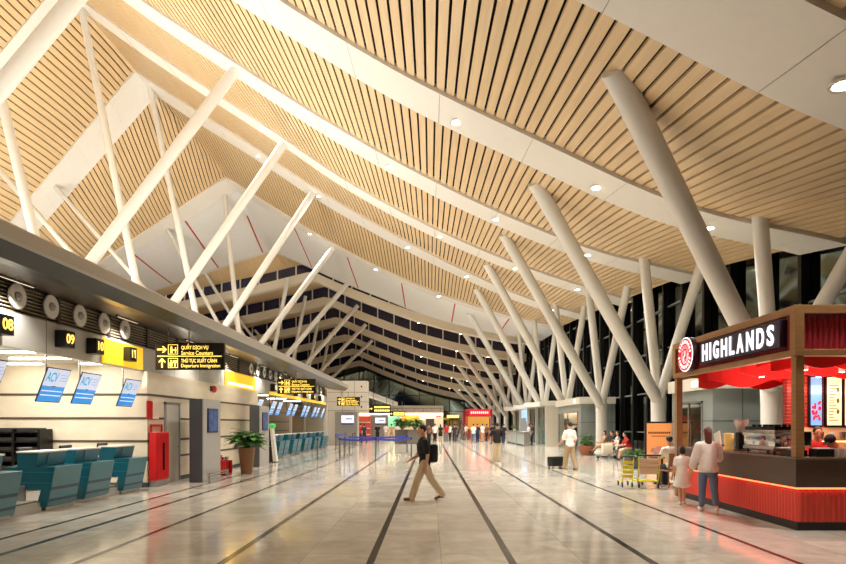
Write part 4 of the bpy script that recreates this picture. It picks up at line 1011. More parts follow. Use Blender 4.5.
bm = nb(); b2 = nb(); path(b2, [(-0.012, -0.02, -0.1), (-0.012, 0.02, -0.04), (-0.012, -0.02, 0.03), (-0.012, 0.02, 0.1)], 0.008, 6); merge(bm, b2, Mx @ Matrix.Rotation(0.5, 4, 'X')); obj('emblem_bean_line', bm, RW, em)
# roof deck and red draped ceiling
bm = nb(); box(bm, 0.02, W_-0.02, 0.02, D_-0.02, Z1-0.2, Z1-0.08); obj('roof_deck', bm, DARK_GREY, K)
bm = nb(); box(bm, 0.1, W_-0.1, 0.1, D_-0.1, Z0+0.12, Z0+0.15); obj('ceiling_panel', bm, RED_FABRIC, K, label='red ceiling')
rnd = random.Random(5)
for i in range(7):
    y0 = 0.25+i*(D_-0.5)/7; bm = nb(); prev = None; n = 40
    for j in range(n+1):
        x = 0.14+(W_-0.3)*j/n
        zl_ = Z0+0.02-0.16*abs(math.sin(PI*(x*0.8+i*0.37)))**1.5-(0.16 if i in (5, 6) else 0.02)
        yy = y0+0.10*math.sin(x*2.3+i*1.7)
        cur = [bm.verts.new((x, yy+q, z)) for q, z in ((0, Z0+0.12), (0.012, Z0+0.12), (0.022, zl_), (0.0, zl_))]
        if prev:
            for k in range(4): bm.faces.new((prev[k], prev[(k+1) % 4], cur[(k+1) % 4], cur[k]))
        else: bm.faces.new(cur)
        prev = cur
    bm.faces.new(prev[::-1]); obj('ceiling_drape', bm, RED_FABRIC, K, smooth='auto', label='wavy red hanging fabric')
for i, (x, y) in enumerate(((0.7, 0.9), (1.6, 1.3), (0.8, 2.4), (1.9, 2.4), (2.8, 1.2))):
    bm = nb(); lathe(bm, [(0.05, 0), (0.05, 0.08), (0.001, 0.09)], (x, y, Z0-0.14), 14); tube(bm, (x, y, Z0-0.06), (x, y, Z0+0.13), 0.008, n=6); sp = obj('spotlight', bm, WHITE_STEEL, K, smooth='auto')
    bm = nb(); lathe(bm, [(0.001, -0.004), (0.04, -0.004), (0.04, 0), (0.001, 0)], (x, y, Z0-0.14), 14); obj('bulb', bm, LAMP, sp)
for nm, x, y, z, e, col, rot, sx, sy in (('kiosk_ceiling_lamp', 1.6, 1.7, 2.25, 60, (1, 0.62, 0.5), PI, 2.2, 2.4), ('kiosk_counter_lamp', 1.7, 1.7, 2.45, 55, (1, 0.85, 0.66), 0, 2.0, 2.2)):
    l = bpy.data.lights.new(nm, 'AREA'); l.shape = 'RECTANGLE'; l.size = sx; l.size_y = sy; l.energy = e; l.color = col
    lo = bpy.data.objects.new(nm, l); COL.objects.link(lo); lo.parent = K; lo.location = (x, y, z); lo.rotation_euler = (rot, 0, 0)
# inner back wall with brick pattern, lit work shelf
def brick_mat():
    m = mat('red glazed brick', (150, 40, 36), 0.35); nt = m.node_tree; b = nt.nodes['Principled BSDF']
    tc = nt.nodes.new('ShaderNodeTexCoord'); mp = nt.nodes.new('ShaderNodeMapping'); mp.inputs['Rotation'].default_value = (PI/2, 0, 0)
    br = nt.nodes.new('ShaderNodeTexBrick'); br.inputs['Scale'].default_value = 1; br.inputs['Brick Width'].default_value = 0.2; br.inputs['Row Height'].default_value = 0.07; br.inputs['Mortar Size'].default_value = 0.006
    br.inputs['Color1'].default_value = srgb(172, 44, 36); br.inputs['Color2'].default_value = srgb(140, 34, 32); br.inputs['Mortar'].default_value = srgb(206, 110, 90)
    nt.links.new(tc.outputs['Object'], mp.inputs[0]); nt.links.new(mp.outputs[0], br.inputs['Vector']); nt.links.new(br.outputs['Color'], b.inputs['Base Color']); return m
bm = nb(); box(bm, 1.62, W_-0.14, 2.95, 3.1, 0, Z0+0.1); obj('back_wall', bm, brick_mat(), K, label='red brick back wall')
bm = nb(); rbox(bm, 1.75, W_-0.14, 2.35, 2.95, 0.0, 1.0, 0.01); obj('back_counter', bm, WOOD_DARK, K)
bm = nb(); box(bm, 1.75, W_-0.14, 2.93, 2.95, 1.02, 1.58); obj('splashback', bm, mat('warm tile splashback', (238, 206, 160), 0.3), K)
bm = nb(); rbox(bm, 1.75, W_-0.14, 2.72, 2.95, 1.31, 1.34, 0.005); sh = obj('shelf', bm, WOOD, K)
bm = nb(); box(bm, 1.8, W_-0.2, 2.74, 2.78, 1.295, 1.31); obj('shelf_light', bm, mat('warm led strip', (255, 220, 170), 0.5, emit=(255, 206, 150), estr=8), sh, label='glowing strip under the shelf')

# service counter (L shaped)
CT = thing('service_counter', 'L shaped brown kiosk counter with glowing red corrugated front', 'counter', (KX, KY, 0))
RED_COR = mat('red corrugated counter front', (240, 84, 70), 0.45)
def L_body(name, z0, z1, o, m, label=None, bev=0.0):
    bm = nb(); d = 0.72
    pts = [(o, o), (W_-0.14, o), (W_-0.14, d), (d, d), (d, D_-0.18), (o, D_-0.18)]
    A = [bm.verts.new((x, y, z0)) for x, y in pts]; B = [bm.verts.new((x, y, z1)) for x, y in pts]
    bm.faces.new(A[::-1]); bm.faces.new(B)
    for i in range(6): bm.faces.new((A[i], A[(i+1) % 6], B[(i+1) % 6], B[i]))
    return obj(name, bm, m, CT, label=label)
L_body('plinth', 0, 0.13, 0.06, mat('black plinth', (30, 26, 24), 0.4), 'dark plinth')
L_body('core', 0.13, 0.67, 0.09, MAROON)
L_body('upper_body', 0.67, 1.10, 0.0, WOOD_DARK, 'brown wood upper body')
L_body('worktop', 1.10, 1.135, -0.02, mat('stone worktop', (120, 98, 78), 0.25, vary=0.1), 'brown worktop')
corrug('corrugated_front', RED_COR, 'y', 0.07, D_-0.18, 0.075, 0.13, 0.62, 0.03, 0.085, -1, CT, 'red ribbed side panel')
corrug('corrugated_front', RED_COR, 'x', 0.07, W_-0.14, 0.075, 0.13, 0.62, 0.03, 0.085, -1, CT, 'red ribbed front panel')
LED = mat('coral led strip', (255, 130, 100), 0.5, emit=(255, 92, 52), estr=5)
bm = nb(); box(bm, 0.035, 0.06, 0.04, D_-0.2, 0.64, 0.668); box(bm, 0.06, W_-0.16, 0.035, 0.06, 0.64, 0.668); obj('led_strip', bm, LED, CT, label='glowing coral strip under the upper body')

# things on the counter
def on_counter(x, y): return (KX+x, KY+y, 1.135)
t = thing('espresso_machine', 'chrome espresso machine on the left run of the kiosk counter', 'coffee machine', on_counter(0.38, 1.35))
bm = nb(); rbox(bm, -0.24, 0.24, -0.5, 0.5, 0.06, 0.13, 0.02); obj('drip_tray', bm, STEEL, t)
for x in (-0.18, 0.18):
    for y in (-0.42, 0.42): bm = nb(); tube(bm, (x, y, 0), (x, y, 0.07), 0.02, n=8); obj('foot', bm, BLACK, t)
bm = nb(); rbox(bm, -0.22, 0.02, -0.5, 0.5, 0.12, 0.40, 0.03); obj('body', bm, CHROME, t, smooth='auto')
bm = nb(); rbox(bm, -0.24, 0.24, -0.52, 0.52, 0.30, 0.42, 0.03); obj('head', bm, STEEL, t, smooth='auto')
for y in (-0.22, 0.22):
    bm = nb(); tube(bm, (0.14, y, 0.31), (0.14, y, 0.25), 0.04, n=14); g = obj('group_head', bm, CHROME, t, smooth='auto')
    bm = nb(); tube(bm, (0.14, y, 0.25), (0.30, y, 0.24), 0.014, n=8); obj('portafilter_handle', bm, BLACK, g)
bm = nb(); box(bm, -0.2, 0.2, -0.48, 0.48, 0.42, 0.43)
for a, b, c, d in ((-0.2, 0.2, -0.48, -0.47), (-0.2, 0.2, 0.47, 0.48), (-0.2, -0.19, -0.48, 0.48), (0.19, 0.2, -0.48, 0.48)): box(bm, a, b, c, d, 0.42, 0.47)
obj('cup_rail', bm, BLACK_METAL, t)
def cup(name, x, y, z, r, h, m, label, group, cat='cup'):
    bm = nb(); lathe(bm, [(r*0.75, 0), (r, h), (r*0.92, h), (r*0.69, 0.006), (0.001, 0.006)], n=16)
    o = obj(name, bm, m, None, (x, y, z), smooth='auto'); tag(o, label, cat, group); return o
for i in range(10):
    cup('coffee_cup', KX+0.38-0.12+0.24*(i % 2), KY+0.97+0.175*(i//2), 1.135+0.432, 0.04, 0.075, mat('dark cup', (40, 32, 30), 0.3), 'dark coffee cup standing upside the espresso machine', 'dark cups on the espresso machine')
t = thing('coffee_grinder', 'coffee grinder with clear hopper beside the espresso machine', 'coffee grinder', on_counter(0.34, 2.28))
bm = nb(); rbox(bm, -0.1, 0.14, -0.1, 0.1, 0, 0.03, 0.01); obj('base', bm, BLACK, t)
bm = nb(); rbox(bm, -0.08, 0.08, -0.08, 0.08, 0.03, 0.36, 0.02); obj('body', bm, BLACK_METAL, t)
bm = nb(); rbox(bm, 0.08, 0.16, -0.03, 0.03, 0.2, 0.27, 0.01); obj('spout', bm, CHROME, t)
bm = nb(); lathe(bm, [(0.05, 0.36), (0.13, 0.54), (0.14, 0.60), (0.13, 0.60), (0.12, 0.54), (0.045, 0.37)], n=20); hp = obj('hopper', bm, glass('clear hopper', srgb(210, 200, 190), 0.1, 0.45), t, smooth='auto', label='clear bean hopper')
bm = nb(); lathe(bm, [(0.001, 0.38), (0.045, 0.38), (0.085, 0.46), (0.001, 0.47)], n=16); obj('beans', bm, mat('coffee beans', (60, 34, 20), 0.6, bump=0.4, scale=60), hp)
t = thing('menu_stand', 'small white tilted menu stand on the kiosk counter', 'menu stand', on_counter(0.3, 3.05))
bm = nb(); box(bm, -0.02, 0.0, -0.12, 0.12, 0.02, 0.36, Matrix.Rotation(-0.3, 4, 'X')); obj('card', bm, WHITE_LAM, t); bm = nb(); rbox(bm, -0.06, 0.1, -0.1, 0.1, 0, 0.03, 0.006); obj('foot', bm, STEEL, t)
t = thing('drink_dispenser', 'amber lit drink dispenser on the kiosk counter near the menu stand', 'dispenser', on_counter(0.32, 2.72))
bm = nb(); lathe(bm, [(0.10, 0), (0.10, 0.05), (0.09, 0.06), (0.09, 0.3), (0.1, 0.31), (0.09, 0.33), (0.001, 0.34)], n=18); obj('tank', bm, mat('amber tank', (236, 190, 110), 0.2, emit=(240, 190, 110), estr=0.25), t, smooth='auto')
bm = nb(); rbox(bm, -0.15, -0.09, -0.015, 0.015, 0.08, 0.12, 0.005); obj('tap', bm, CHROME, t)
make_plant('potted_plant', 'small green plant on the kiosk counter beside the grinder', on_counter(0.5, 2.52), [(0.06, 0), (0.08, 0.12), (0.07, 0.12), (0.001, 0.1)], BLACK, 0.3, 1.0, 14, 0.06, 31, None, 0.1)
t = thing('payment_terminal', 'upright dark payment screen beside the corner post of the kiosk', 'payment screen', on_counter(0.50, 0.62))
bm = nb(); rbox(bm, -0.08, 0.08, -0.06, 0.06, 0, 0.02, 0.005); obj('foot', bm, BLACK, t); bm = nb(); tube(bm, (0, 0, 0.02), (0, 0, 0.2), 0.02, n=8); obj('stem', bm, BLACK, t)
bm = nb(); rbox(bm, -0.13, 0.13, -0.02, 0.02, 0.14, 0.40, 0.01); s_ = obj('screen', bm, STEEL, t); bm = nb(); box(bm, -0.10, 0.10, -0.024, -0.02, 0.17, 0.37); obj('display', bm, BLACK, s_)
t = thing('cash_drawer', 'black low box on the counter left of the corner post', 'box', on_counter(0.26, 0.48))
bm = nb(); rbox(bm, -0.13, 0.13, -0.15, 0.15, 0, 0.10, 0.01); obj('body', bm, BLACK, t)
t = thing('napkin_box', 'black napkin box on the front run of the kiosk counter', 'box', on_counter(0.52, 0.20))
bm = nb(); rbox(bm, -0.14, 0.14, -0.10, 0.10, 0, 0.13, 0.008); obj('body', bm, BLACK, t); bm = nb(); rbox(bm, -0.1, 0.1, -0.07, 0.07, 0.125, 0.14, 0.004); obj('napkins', bm, WHITE_LAM, t)
for i in range(4):
    for j in range(2):
        t = cup('paper_cup', KX+0.74+i*0.095, KY+0.2+j*0.12, 1.135, 0.042, 0.13, WHITE_LAM, 'white paper cup standing in the cluster beside the black napkin box', 'white paper cups on the kiosk counter', 'paper cup')
for i in range(3):
    cup('glass_jar', KX+0.25+i*0.06, KY+0.28+0.1*i, 1.135, 0.05, 0.24, glass('jar glass', srgb(226, 226, 216), 0.05, 0.5), 'clear glass jar standing on the counter by the kiosk corner post', 'glass jars by the corner post', 'jar')
for i in range(6):
    cup('steel_jug', KX+2.0+i*0.22, KY+2.82, 1.34, 0.06, 0.15, STEEL if i % 2 else WHITE_LAM, 'small jug on the lit shelf behind the baristas', 'jugs on the lit shelf', 'jug')
t = thing('oven', 'dark countertop oven beside the red brick wall of the kiosk', 'oven', (KX+1.22, KY+2.66, 0.0))
bm = nb(); rbox(bm, -0.28, 0.28, -0.25, 0.25, 0, 1.05, 0.01); obj('cabinet', bm, DARK_GREY, t)
bm = nb(); rbox(bm, -0.25, 0.25, -0.22, 0.22, 1.05, 1.52, 0.02); b_ = obj('case', bm, STEEL, t); bm = nb(); rbox(bm, -0.18, 0.12, -0.235, -0.22, 1.12, 1.46, 0.008); obj('door', bm, BLACK, b_)

# menu boards on the back wall
def board(x0, x1, z0, z1, name, label, m, grp=None):
    t = thing(name, label, 'menu board' if grp else 'screen', (KX+(x0+x1)/2, KY+2.95, z0), 0, grp); h = (x1-x0)/2; H = z1-z0
    bm = nb(); rbox(bm, -h, h, -0.07, 0, 0, H, 0.006); obj('frame', bm, BLACK, t); bm = nb(); box(bm, -h+0.025, h-0.025, -0.075, -0.07, 0.025, H-0.025); f = obj('face', bm, m, t)
    return t, f, h, H
MENU = mat('warm lit menu', (244, 222, 180), 0.4, emit=(255, 226, 176), estr=0.85); MTXT = mat('menu brown print', (120, 84, 50), 0.5)
t, f, h, H = board(2.03, 2.30, 1.60, 2.62, 'menu_screen', 'tall blue screen with red pattern left of the menu boards', mat('blue lit picture', (120, 176, 236), 0.4, vary=0.25, scale=3, emit=(110, 168, 236), estr=0.7))
bm = nb(); rr = random.Random(4)
for i in range(16): ball(bm, (rr.uniform(-0.08, 0.08), -0.078, rr.uniform(0.12, 0.55)), (rr.uniform(0.012, 0.035), 0.004, rr.uniform(0.02, 0.05)), 8)
obj('red_pattern', bm, mat('red screen print', (206, 40, 60), 0.4, emit=(206, 40, 60), estr=0.5), f)
for i, s in enumerate(('left menu board with cream lit face', 'middle menu board with cream lit face', 'right menu board with cream lit face')):
    t, f, h, H = board(2.36+i*0.36, 2.70+i*0.36, 1.60, 2.62, 'menu_board', s+' on the kiosk back wall', MENU, 'cream lit menu boards')
    bm = nb()
    for k in range(13): wd = rr.uniform(0.08, 0.2); box(bm, -0.11, -0.11+wd, -0.079, -0.075, 0.12+k*0.058, 0.135+k*0.058)
    obj('printed_lines', bm, MTXT, f)
    bm = nb()
    for k in range(3): ball(bm, (0.07, -0.077, 0.3+0.22*k), (0.03, 0.004, 0.05), 8)
    obj('printed_drinks', bm, mat('menu green print', (110, 120, 60), 0.5), f)

# ------------------------------------------------------------------ poster stand, trolley, bench, chairs
t = thing('poster_stand', 'upright orange poster in a black frame by the white column', 'poster stand', (8.62, 22.6, 0))
bm = nb(); rbox(bm, -0.45, 0.45, -0.25, 0.25, 0, 0.04, 0.01); obj('foot', bm, BLACK, t)
bm = nb(); rbox(bm, -0.53, 0.53, -0.05, 0.05, 0.04, 1.74, 0.012); fr = obj('frame', bm, BLACK, t)
bm = nb(); box(bm, -0.475, 0.475, -0.055, -0.05, 0.1, 1.68); po = obj('poster', bm, mat('orange poster', (236, 152, 88), 0.35, emit=(236, 146, 84), estr=0.22), fr, label='orange poster')
bm = nb()
for k in range(11): a = -0.42+k*0.077; box(bm, a, a+0.058, -0.058, -0.055, 1.28, 1.36)
for k in range(12): a = -0.3+k*0.05; box(bm, a, a+0.038, -0.058, -0.055, 1.18, 1.215)
obj('lettering', bm, mat('brown poster print', (130, 60, 30), 0.5), po)
bm = nb()
for x, z, r in ((-0.2, 0.66, 0.13), (0.0, 0.7, 0.15), (0.2, 0.66, 0.13), (-0.1, 0.55, 0.12), (0.12, 0.55, 0.12)): ball(bm, (x, -0.056, z), (r, 0.006, r*0.75), 12)
obj('food_picture', bm, mat('pink food print', (206, 140, 120), 0.5, vary=0.4, scale=9), po)

def luggage_trolley(loc, rz, label, panel_m, frame_m, group='luggage trolleys'):
    t = thing('luggage_trolley', label, 'luggage trolley', loc, rz, group)
    # local: +y is the front (load end), handle at -y
    bm = nb()
    path(bm, [(-0.30, 0.55, 0.16), (-0.30, -0.30, 0.2), (-0.30, -0.42, 0.6), (-0.30, -0.5, 1.0)], 0.02, 8)
    path(bm, [(0.30, 0.55, 0.16), (0.30, -0.30, 0.2), (0.30, -0.42, 0.6), (0.30, -0.5, 1.0)], 0.02, 8)
    tube(bm, (-0.30, 0.55, 0.16), (0.30, 0.55, 0.16), 0.02, n=8)
    obj('frame', bm, frame_m, t, smooth='auto')
    bm = nb(); tube(bm, (-0.33, -0.5, 1.0), (0.33, -0.5, 1.0), 0.028, n=10); obj('handle_bar', bm, BLACK, t)
    bm = nb()
    for k in range(6): y = -0.22+k*0.14; rbox(bm, -0.29, 0.29, y-0.025, y+0.025, 0.17, 0.2, 0.004)
    obj('load_deck', bm, frame_m, t)
    bm = nb(); b2 = nb(); rbox(b2, -0.27, 0.27, -0.015, 0.015, 0.0, 0.46, 0.006); merge(bm, b2, Matrix.Translation((0, -0.37, 0.42)) @ Matrix.Rotation(0.2, 4, 'X')); obj('panel', bm, panel_m, t, label='pale advert panel')
    bm = nb()
    for z in (0.62, 0.76, 0.90): tube(bm, (-0.30, -0.46, z), (0.30, -0.46, z), 0.01, n=6)
    path(bm, [(-0.28, -0.48, 0.95), (-0.28, -0.2, 0.88), (0.28, -0.2, 0.88), (0.28, -0.48, 0.95)], 0.012, 6)
    obj('basket', bm, STEEL, t)
    for x, y in ((-0.28, -0.36), (0.28, -0.36), (0.0, 0.48)):
        bm = nb(); b2 = nb(); lathe(b2, [(0.03, -0.022), (0.075, -0.022), (0.085, 0), (0.075, 0.022), (0.03, 0.022)], n=16); merge(bm, b2, Matrix.Translation((x, y, 0.085)) @ Matrix.Rotation(PI/2, 4, 'Y')); w_ = obj('wheel', bm, BLACK, t, smooth='auto')
        bm = nb(); box(bm, x-0.035, x+0.035, y-0.02, y+0.02, 0.08, 0.18); obj('caster_fork', bm, STEEL, w_)
    return t
YEL = mat('yellow green trolley paint', (216, 206, 30), 0.4)
luggage_trolley((5.66, 15.75, 0), -0.12, 'yellow luggage trolley with pale panel left of the coffee kiosk', mat('beige advert panel', (206, 176, 136), 0.4), YEL).scale = (0.85, 0.85, 0.85)
t = thing('luggage_trolley', 'folded yellow trolley nested against the first trolley', 'luggage trolley', (5.14, 15.75, 0), -0.12, 'luggage trolleys'); t.scale = (0.62, 0.85, 0.85)
bm = nb()
for x in (-0.2, 0.2): path(bm, [(x, 0.5, 0.15), (x, -0.25, 0.2), (x, -0.42, 0.95)], 0.022, 8)
for k in range(4): box(bm, -0.2, 0.2, -0.30-0.035*k, -0.27-0.035*k, 0.3+0.14*k, 0.4+0.14*k)
obj('frame', bm, YEL, t)
bm = nb(); tube(bm, (-0.24, -0.42, 0.96), (0.24, -0.42, 0.96), 0.028, n=10); obj('handle_bar', bm, BLACK, t)
for x in (-0.2, 0.2):
    bm = nb(); b2 = nb(); lathe(b2, [(0.03, -0.022), (0.075, -0.022), (0.085, 0), (0.075, 0.022), (0.03, 0.022)], n=16); merge(bm, b2, Matrix.Translation((x, -0.2, 0.085)) @ Matrix.Rotation(PI/2, 4, 'Y')); obj('wheel', bm, BLACK, t, smooth='auto')
    bm = nb(); b2 = nb(); lathe(b2, [(0.03, -0.022), (0.075, -0.022), (0.085, 0), (0.075, 0.022), (0.03, 0.022)], n=16); merge(bm, b2, Matrix.Translation((x, 0.45, 0.085)) @ Matrix.Rotation(PI/2, 4, 'Y')); obj('wheel', bm, BLACK, t, smooth='auto')
luggage_trolley((8.5, 28.6, 0), 1.4, 'steel luggage trolley carrying a white bag before the bench', WHITE_LAM, STEEL)
bm = nb(); rbox(bm, -0.24, 0.24, -0.16, 0.2, 0, 0.5, 0.05); o = obj('bag', bm, mat('white canvas bag', (224, 214, 190), 0.6), None, (8.45, 28.62, 0.2), smooth='auto'); tag(o, 'white canvas bag standing on the steel trolley before the bench', 'bag')

def wood_chair(loc, rz, label, m=WOOD, group=None):
    t = thing('wooden_chair', label, 'chair', loc, rz, group)
    bm = nb(); rbox(bm, -0.22, 0.22, -0.21, 0.22, 0.42, 0.46, 0.012); obj('seat', bm, m, t)
    for x in (-0.19, 0.19):
        bm = nb(); tube(bm, (x, 0.18, 0), (x, 0.18, 0.42), 0.018, 0.022, 8); obj('leg', bm, m, t)
        bm = nb(); path(bm, [(x, -0.20, 0), (x, -0.18, 0.44), (x, -0.25, 0.90)], 0.02, 8); obj('leg', bm, m, t)
    bm = nb(); rbox(bm, -0.21, 0.21, -0.265, -0.225, 0.56, 0.90, 0.012); obj('backrest', bm, m, t)
    return t
wood_chair((6.28, 15.6, 0), 0.15, 'brown wooden chair under the man in white behind the trolley', mat('brown chair wood', (150, 106, 70), 0.45, vary=0.12))
t = thing('small_table', 'small round table in front of the seated man behind the kiosk', 'table', (6.4, 16.55, 0))
bm = nb(); lathe(bm, [(0.36, 0.72), (0.36, 0.75), (0.001, 0.75)], n=28); obj('top', bm, WOOD_DARK, t); bm = nb(); tube(bm, (0, 0, 0.02), (0, 0, 0.72), 0.03, n=10); obj('stem', bm, BLACK_METAL, t); bm = nb(); lathe(bm, [(0.24, 0), (0.24, 0.02), (0.001, 0.03)], n=24); obj('base', bm, BLACK_METAL, t)

def bench(loc, n, label):
    t = thing('waiting_bench', label, 'bench', loc, PI/2)
    bm = nb(); tube(bm, (-0.28*n, 0, 0.36), (0.28*n, 0, 0.36), 0.035, n=10); obj('beam', bm, STEEL, t)
    for i in range(n):
        x = -0.28*n+0.28+0.56*i
        bm = nb(); rbox(bm, x-0.25, x+0.25, -0.22, 0.26, 0.40, 0.44, 0.012); obj('seat', bm, BLACK_METAL, t)
        bm = nb(); rbox(bm, x-0.25, x+0.25, -0.29, -0.25, 0.50, 0.90, 0.012); obj('backrest', bm, BLACK_METAL, t)
        bm = nb(); tube(bm, (x, -0.2, 0.41), (x, -0.27, 0.6), 0.02, n=8); obj('bracket', bm, STEEL, t)
    for x in (-0.28*n+0.4, 0.28*n-0.4):
        bm = nb(); tube(bm, (x, -0.28, 0.03), (x, 0.30, 0.03), 0.025, n=8); tube(bm, (x, 0, 0.03), (x, 0, 0.36), 0.03, n=10); obj('leg', bm, STEEL, t)
    return t
bench((9.15, 30.4, 0), 5, 'dark metal waiting bench along the glass wall, nearer of two')
bench((9.15, 26.6, 0), 4, 'dark metal waiting bench behind the orange poster')
# rolling suitcase of the man in the white shirt
t = thing('rolling_suitcase', 'small black suitcase rolling beside the man in the white shirt', 'suitcase', (4.72, 22.4, 0), 0.4)
bm = nb(); rbox(bm, -0.30, 0.30, -0.18, 0.18, 0.08, 0.44, 0.04); obj('shell', bm, BLACK, t, smooth='auto')
for x in (-0.24, 0.24):
    for y in (-0.12, 0.12):
        bm = nb(); ball(bm, (x, y, 0.045), 0.045, 8); obj('wheel', bm, mat('grey wheel', (120, 118, 114), 0.4), t)
bm = nb(); path(bm, [(0.26, -0.1, 0.42), (0.42, -0.1, 0.82), (0.42, 0.1, 0.82), (0.26, 0.1, 0.42)], 0.012, 8); obj('handle', bm, STEEL, t)
# ------------------------------------------------------------------ people
SKIN = mat('skin', (206, 156, 122), 0.5, vary=0.03); HAIR = mat('black hair', (26, 20, 18), 0.55, vary=0.2, scale=30); HAIR_RED = mat('auburn hair', (92, 38, 28), 0.5, vary=0.25, scale=30)
def cloth(name, c): return mat(name, c, 0.8, vary=0.08, scale=9)
EYE = mat('dark eye', (24, 18, 16), 0.2); LIP = mat('lip', (170, 96, 84), 0.5)
def solid(bm, voxel, smooth=2, cut=None):
    # joins overlapping solids into one continuous surface
    me = bpy.data.meshes.new('tmp'); bm.to_mesh(me); bm.free()
    o = bpy.data.objects.new('tmp', me); COL.objects.link(o)
    md = o.modifiers.new('r', 'REMESH'); md.mode = 'VOXEL'; md.voxel_size = voxel; md.adaptivity = 0.0
    dg = bpy.context.evaluated_depsgraph_get(); m2 = bpy.data.meshes.new_from_object(o.evaluated_get(dg))
    bpy.data.objects.remove(o); bpy.data.meshes.remove(me)
    b = nb(); b.from_mesh(m2); bpy.data.meshes.remove(m2)
    for _ in range(smooth): bmesh.ops.smooth_vert(b, verts=b.verts[:], factor=0.5, use_axis_x=True, use_axis_y=True, use_axis_z=True)
    for co, no in (cut or []):   # clean hems: remove what lies on the normal's side
        bmesh.ops.bisect_plane(b, geom=b.verts[:]+b.edges[:]+b.faces[:], plane_co=co, plane_no=no, clear_outer=True)
    return b
def limb(bm, a, ra, b, rb):
    a = Vector(a); b = Vector(b); tube(bm, a, b, ra, rb, 14); ball(bm, a, ra, 8); ball(bm, b, rb, 8)
def person(label, loc, yaw, H=1.68, pose=None, shirt=None, trousers=None, dress=None, shoes=None, hair=HAIR, hairstyle='short', skin=SKIN, vox=0.009, female=False, group=None, sleeve=0.6, leglen=1.0, fit=1.0, tfit=None, cap=None, seat_z=None):
    P = dict(lean=0.0, twist=0.0, hipL=0.0, hipR=0.0, kneeL=0.0, kneeR=0.0, shL=(0.05, 0.12), shR=(0.05, 0.12), elL=0.25, elR=0.25, head=(0.0, 0.0), abd=0.0)
    P.update(pose or {})
    t = thing('person', label, 'person', loc, yaw, group)
    s = H/1.70
    hip = 0.895*s
    X = Vector((1, 0, 0))
    def rx(a): return Matrix.Rotation(a, 3, 'X')
    J = {}
    pel = Vector((0, 0, hip))
    # legs (positive hip angle swings the thigh forward, knee bends the shin back)
    th, shn = 0.415*s, 0.405*s
    for sd, sx in (('L', -1), ('R', 1)):
        a = P['hip'+sd]; k = P['knee'+sd]
        h = pel+Vector((sx*0.088*s, 0, -0.01*s)); ab = sx*P['abd']
        d1 = Vector((math.sin(ab), math.sin(a), -math.cos(a))).normalized(); kn = h+d1*th
        b = a-k; d2 = Vector((0, math.sin(b), -math.cos(b))); an = kn+d2*shn
        J['hip'+sd], J['kn'+sd], J['an'+sd] = h, kn, an
        fa = max(-0.7, min(0.5, b*0.6)); J['ft'+sd] = Vector((sx*0.15, math.cos(fa), math.sin(fa)*1.0)).normalized()
    low = min(J['anL'].z, J['anR'].z)-0.062*s
    if seat_z is None:
        off = Vector((0, 0, -low))
    else: off = Vector((0, 0, seat_z+0.085*s-pel.z))
    for k in list(J): 
        if not k.startswith('ft'): J[k] = J[k]+off
    pel = pel+off
    Rl = rx(-P['lean'])
    up = lambda x, y, z: pel+Rl @ Vector((x*s, y*s, z*s))
    waist, chest, neck0 = up(0, 0.0, 0.16), up(0, 0.0, 0.36), up(0, -0.01, 0.50)
    hd = Matrix.Rotation(-P['lean']*0.5-P['head'][0], 3, 'X'); hz = Matrix.Rotation(P['head'][1], 3, 'Z'); HR = hz @ hd
    neck1 = neck0+HR @ Vector((0, 0.015*s, 0.085*s)); hc = neck1+HR @ Vector((0, 0.018*s, 0.105*s))
    sw = (0.165 if female else 0.185)
    for sd, sx in (('L', -1), ('R', 1)):
        sh = up(sx*sw, -0.01, 0.445); f, ab = P['sh'+sd]
        d = Vector((sx*math.sin(ab), math.sin(f)*math.cos(ab), -math.cos(f)*math.cos(ab))); el = sh+d*0.285*s
        inw = P.get('in'+sd, 0.0)
        f2 = f+P['el'+sd]; d2 = Vector((sx*math.sin(ab*0.4-inw), math.sin(f2)*math.cos(inw), -math.cos(f2)*math.cos(inw))).normalized(); wr = el+d2*0.25*s
        J['sh'+sd], J['el'+sd], J['wr'+sd], J['hd'+sd] = sh, el, wr, d2
    bm = nb()
    r = lambda v: v*s
    HM4 = HR.to_4x4(); RM = Rl.to_4x4()
    def torso(bm, g):
        ball(bm, pel+Vector((0, -0.01*s, 0.0)), (r(0.165)+g, r(0.115)+g, r(0.12)+g), 12, RM)
        ball(bm, waist, (r(0.138)+g, r(0.098)+g, r(0.17)+g), 12, RM)
        ball(bm, chest, (r(0.165 if not female else 0.150)+g, r(0.112)+g, r(0.18)+g), 12, RM)
        limb(bm, up(-sw+0.02, -0.01, 0.445), r(0.058)+g, up(sw-0.02, -0.01, 0.445), r(0.058)+g)
    torso(bm, 0)
    limb(bm, neck0-Vector((0, 0, 0.02*s)), r(0.058), neck1+Vector((0, 0, 0.04*s)), r(0.052))
    # head: skull, jaw, nose, ears
    ball(bm, hc+HR @ Vector((0, -0.005*s, 0.03*s)), (r(0.074), r(0.092), r(0.095)), 14, HM4)
    ball(bm, hc+HR @ Vector((0, 0.018*s, -0.045*s)), (r(0.056), r(0.066), r(0.068)), 12, HM4)
    limb(bm, hc+HR @ Vector((0, 0.082*s, 0.02*s)), r(0.010), hc+HR @ Vector((0, 0.098*s, -0.018*s)), r(0.015))
    for sx in (-1, 1): ball(bm, hc+HR @ Vector((sx*0.076*s, -0.005*s, 0.0)), (r(0.014), r(0.022), r(0.034)), 8, HM4)
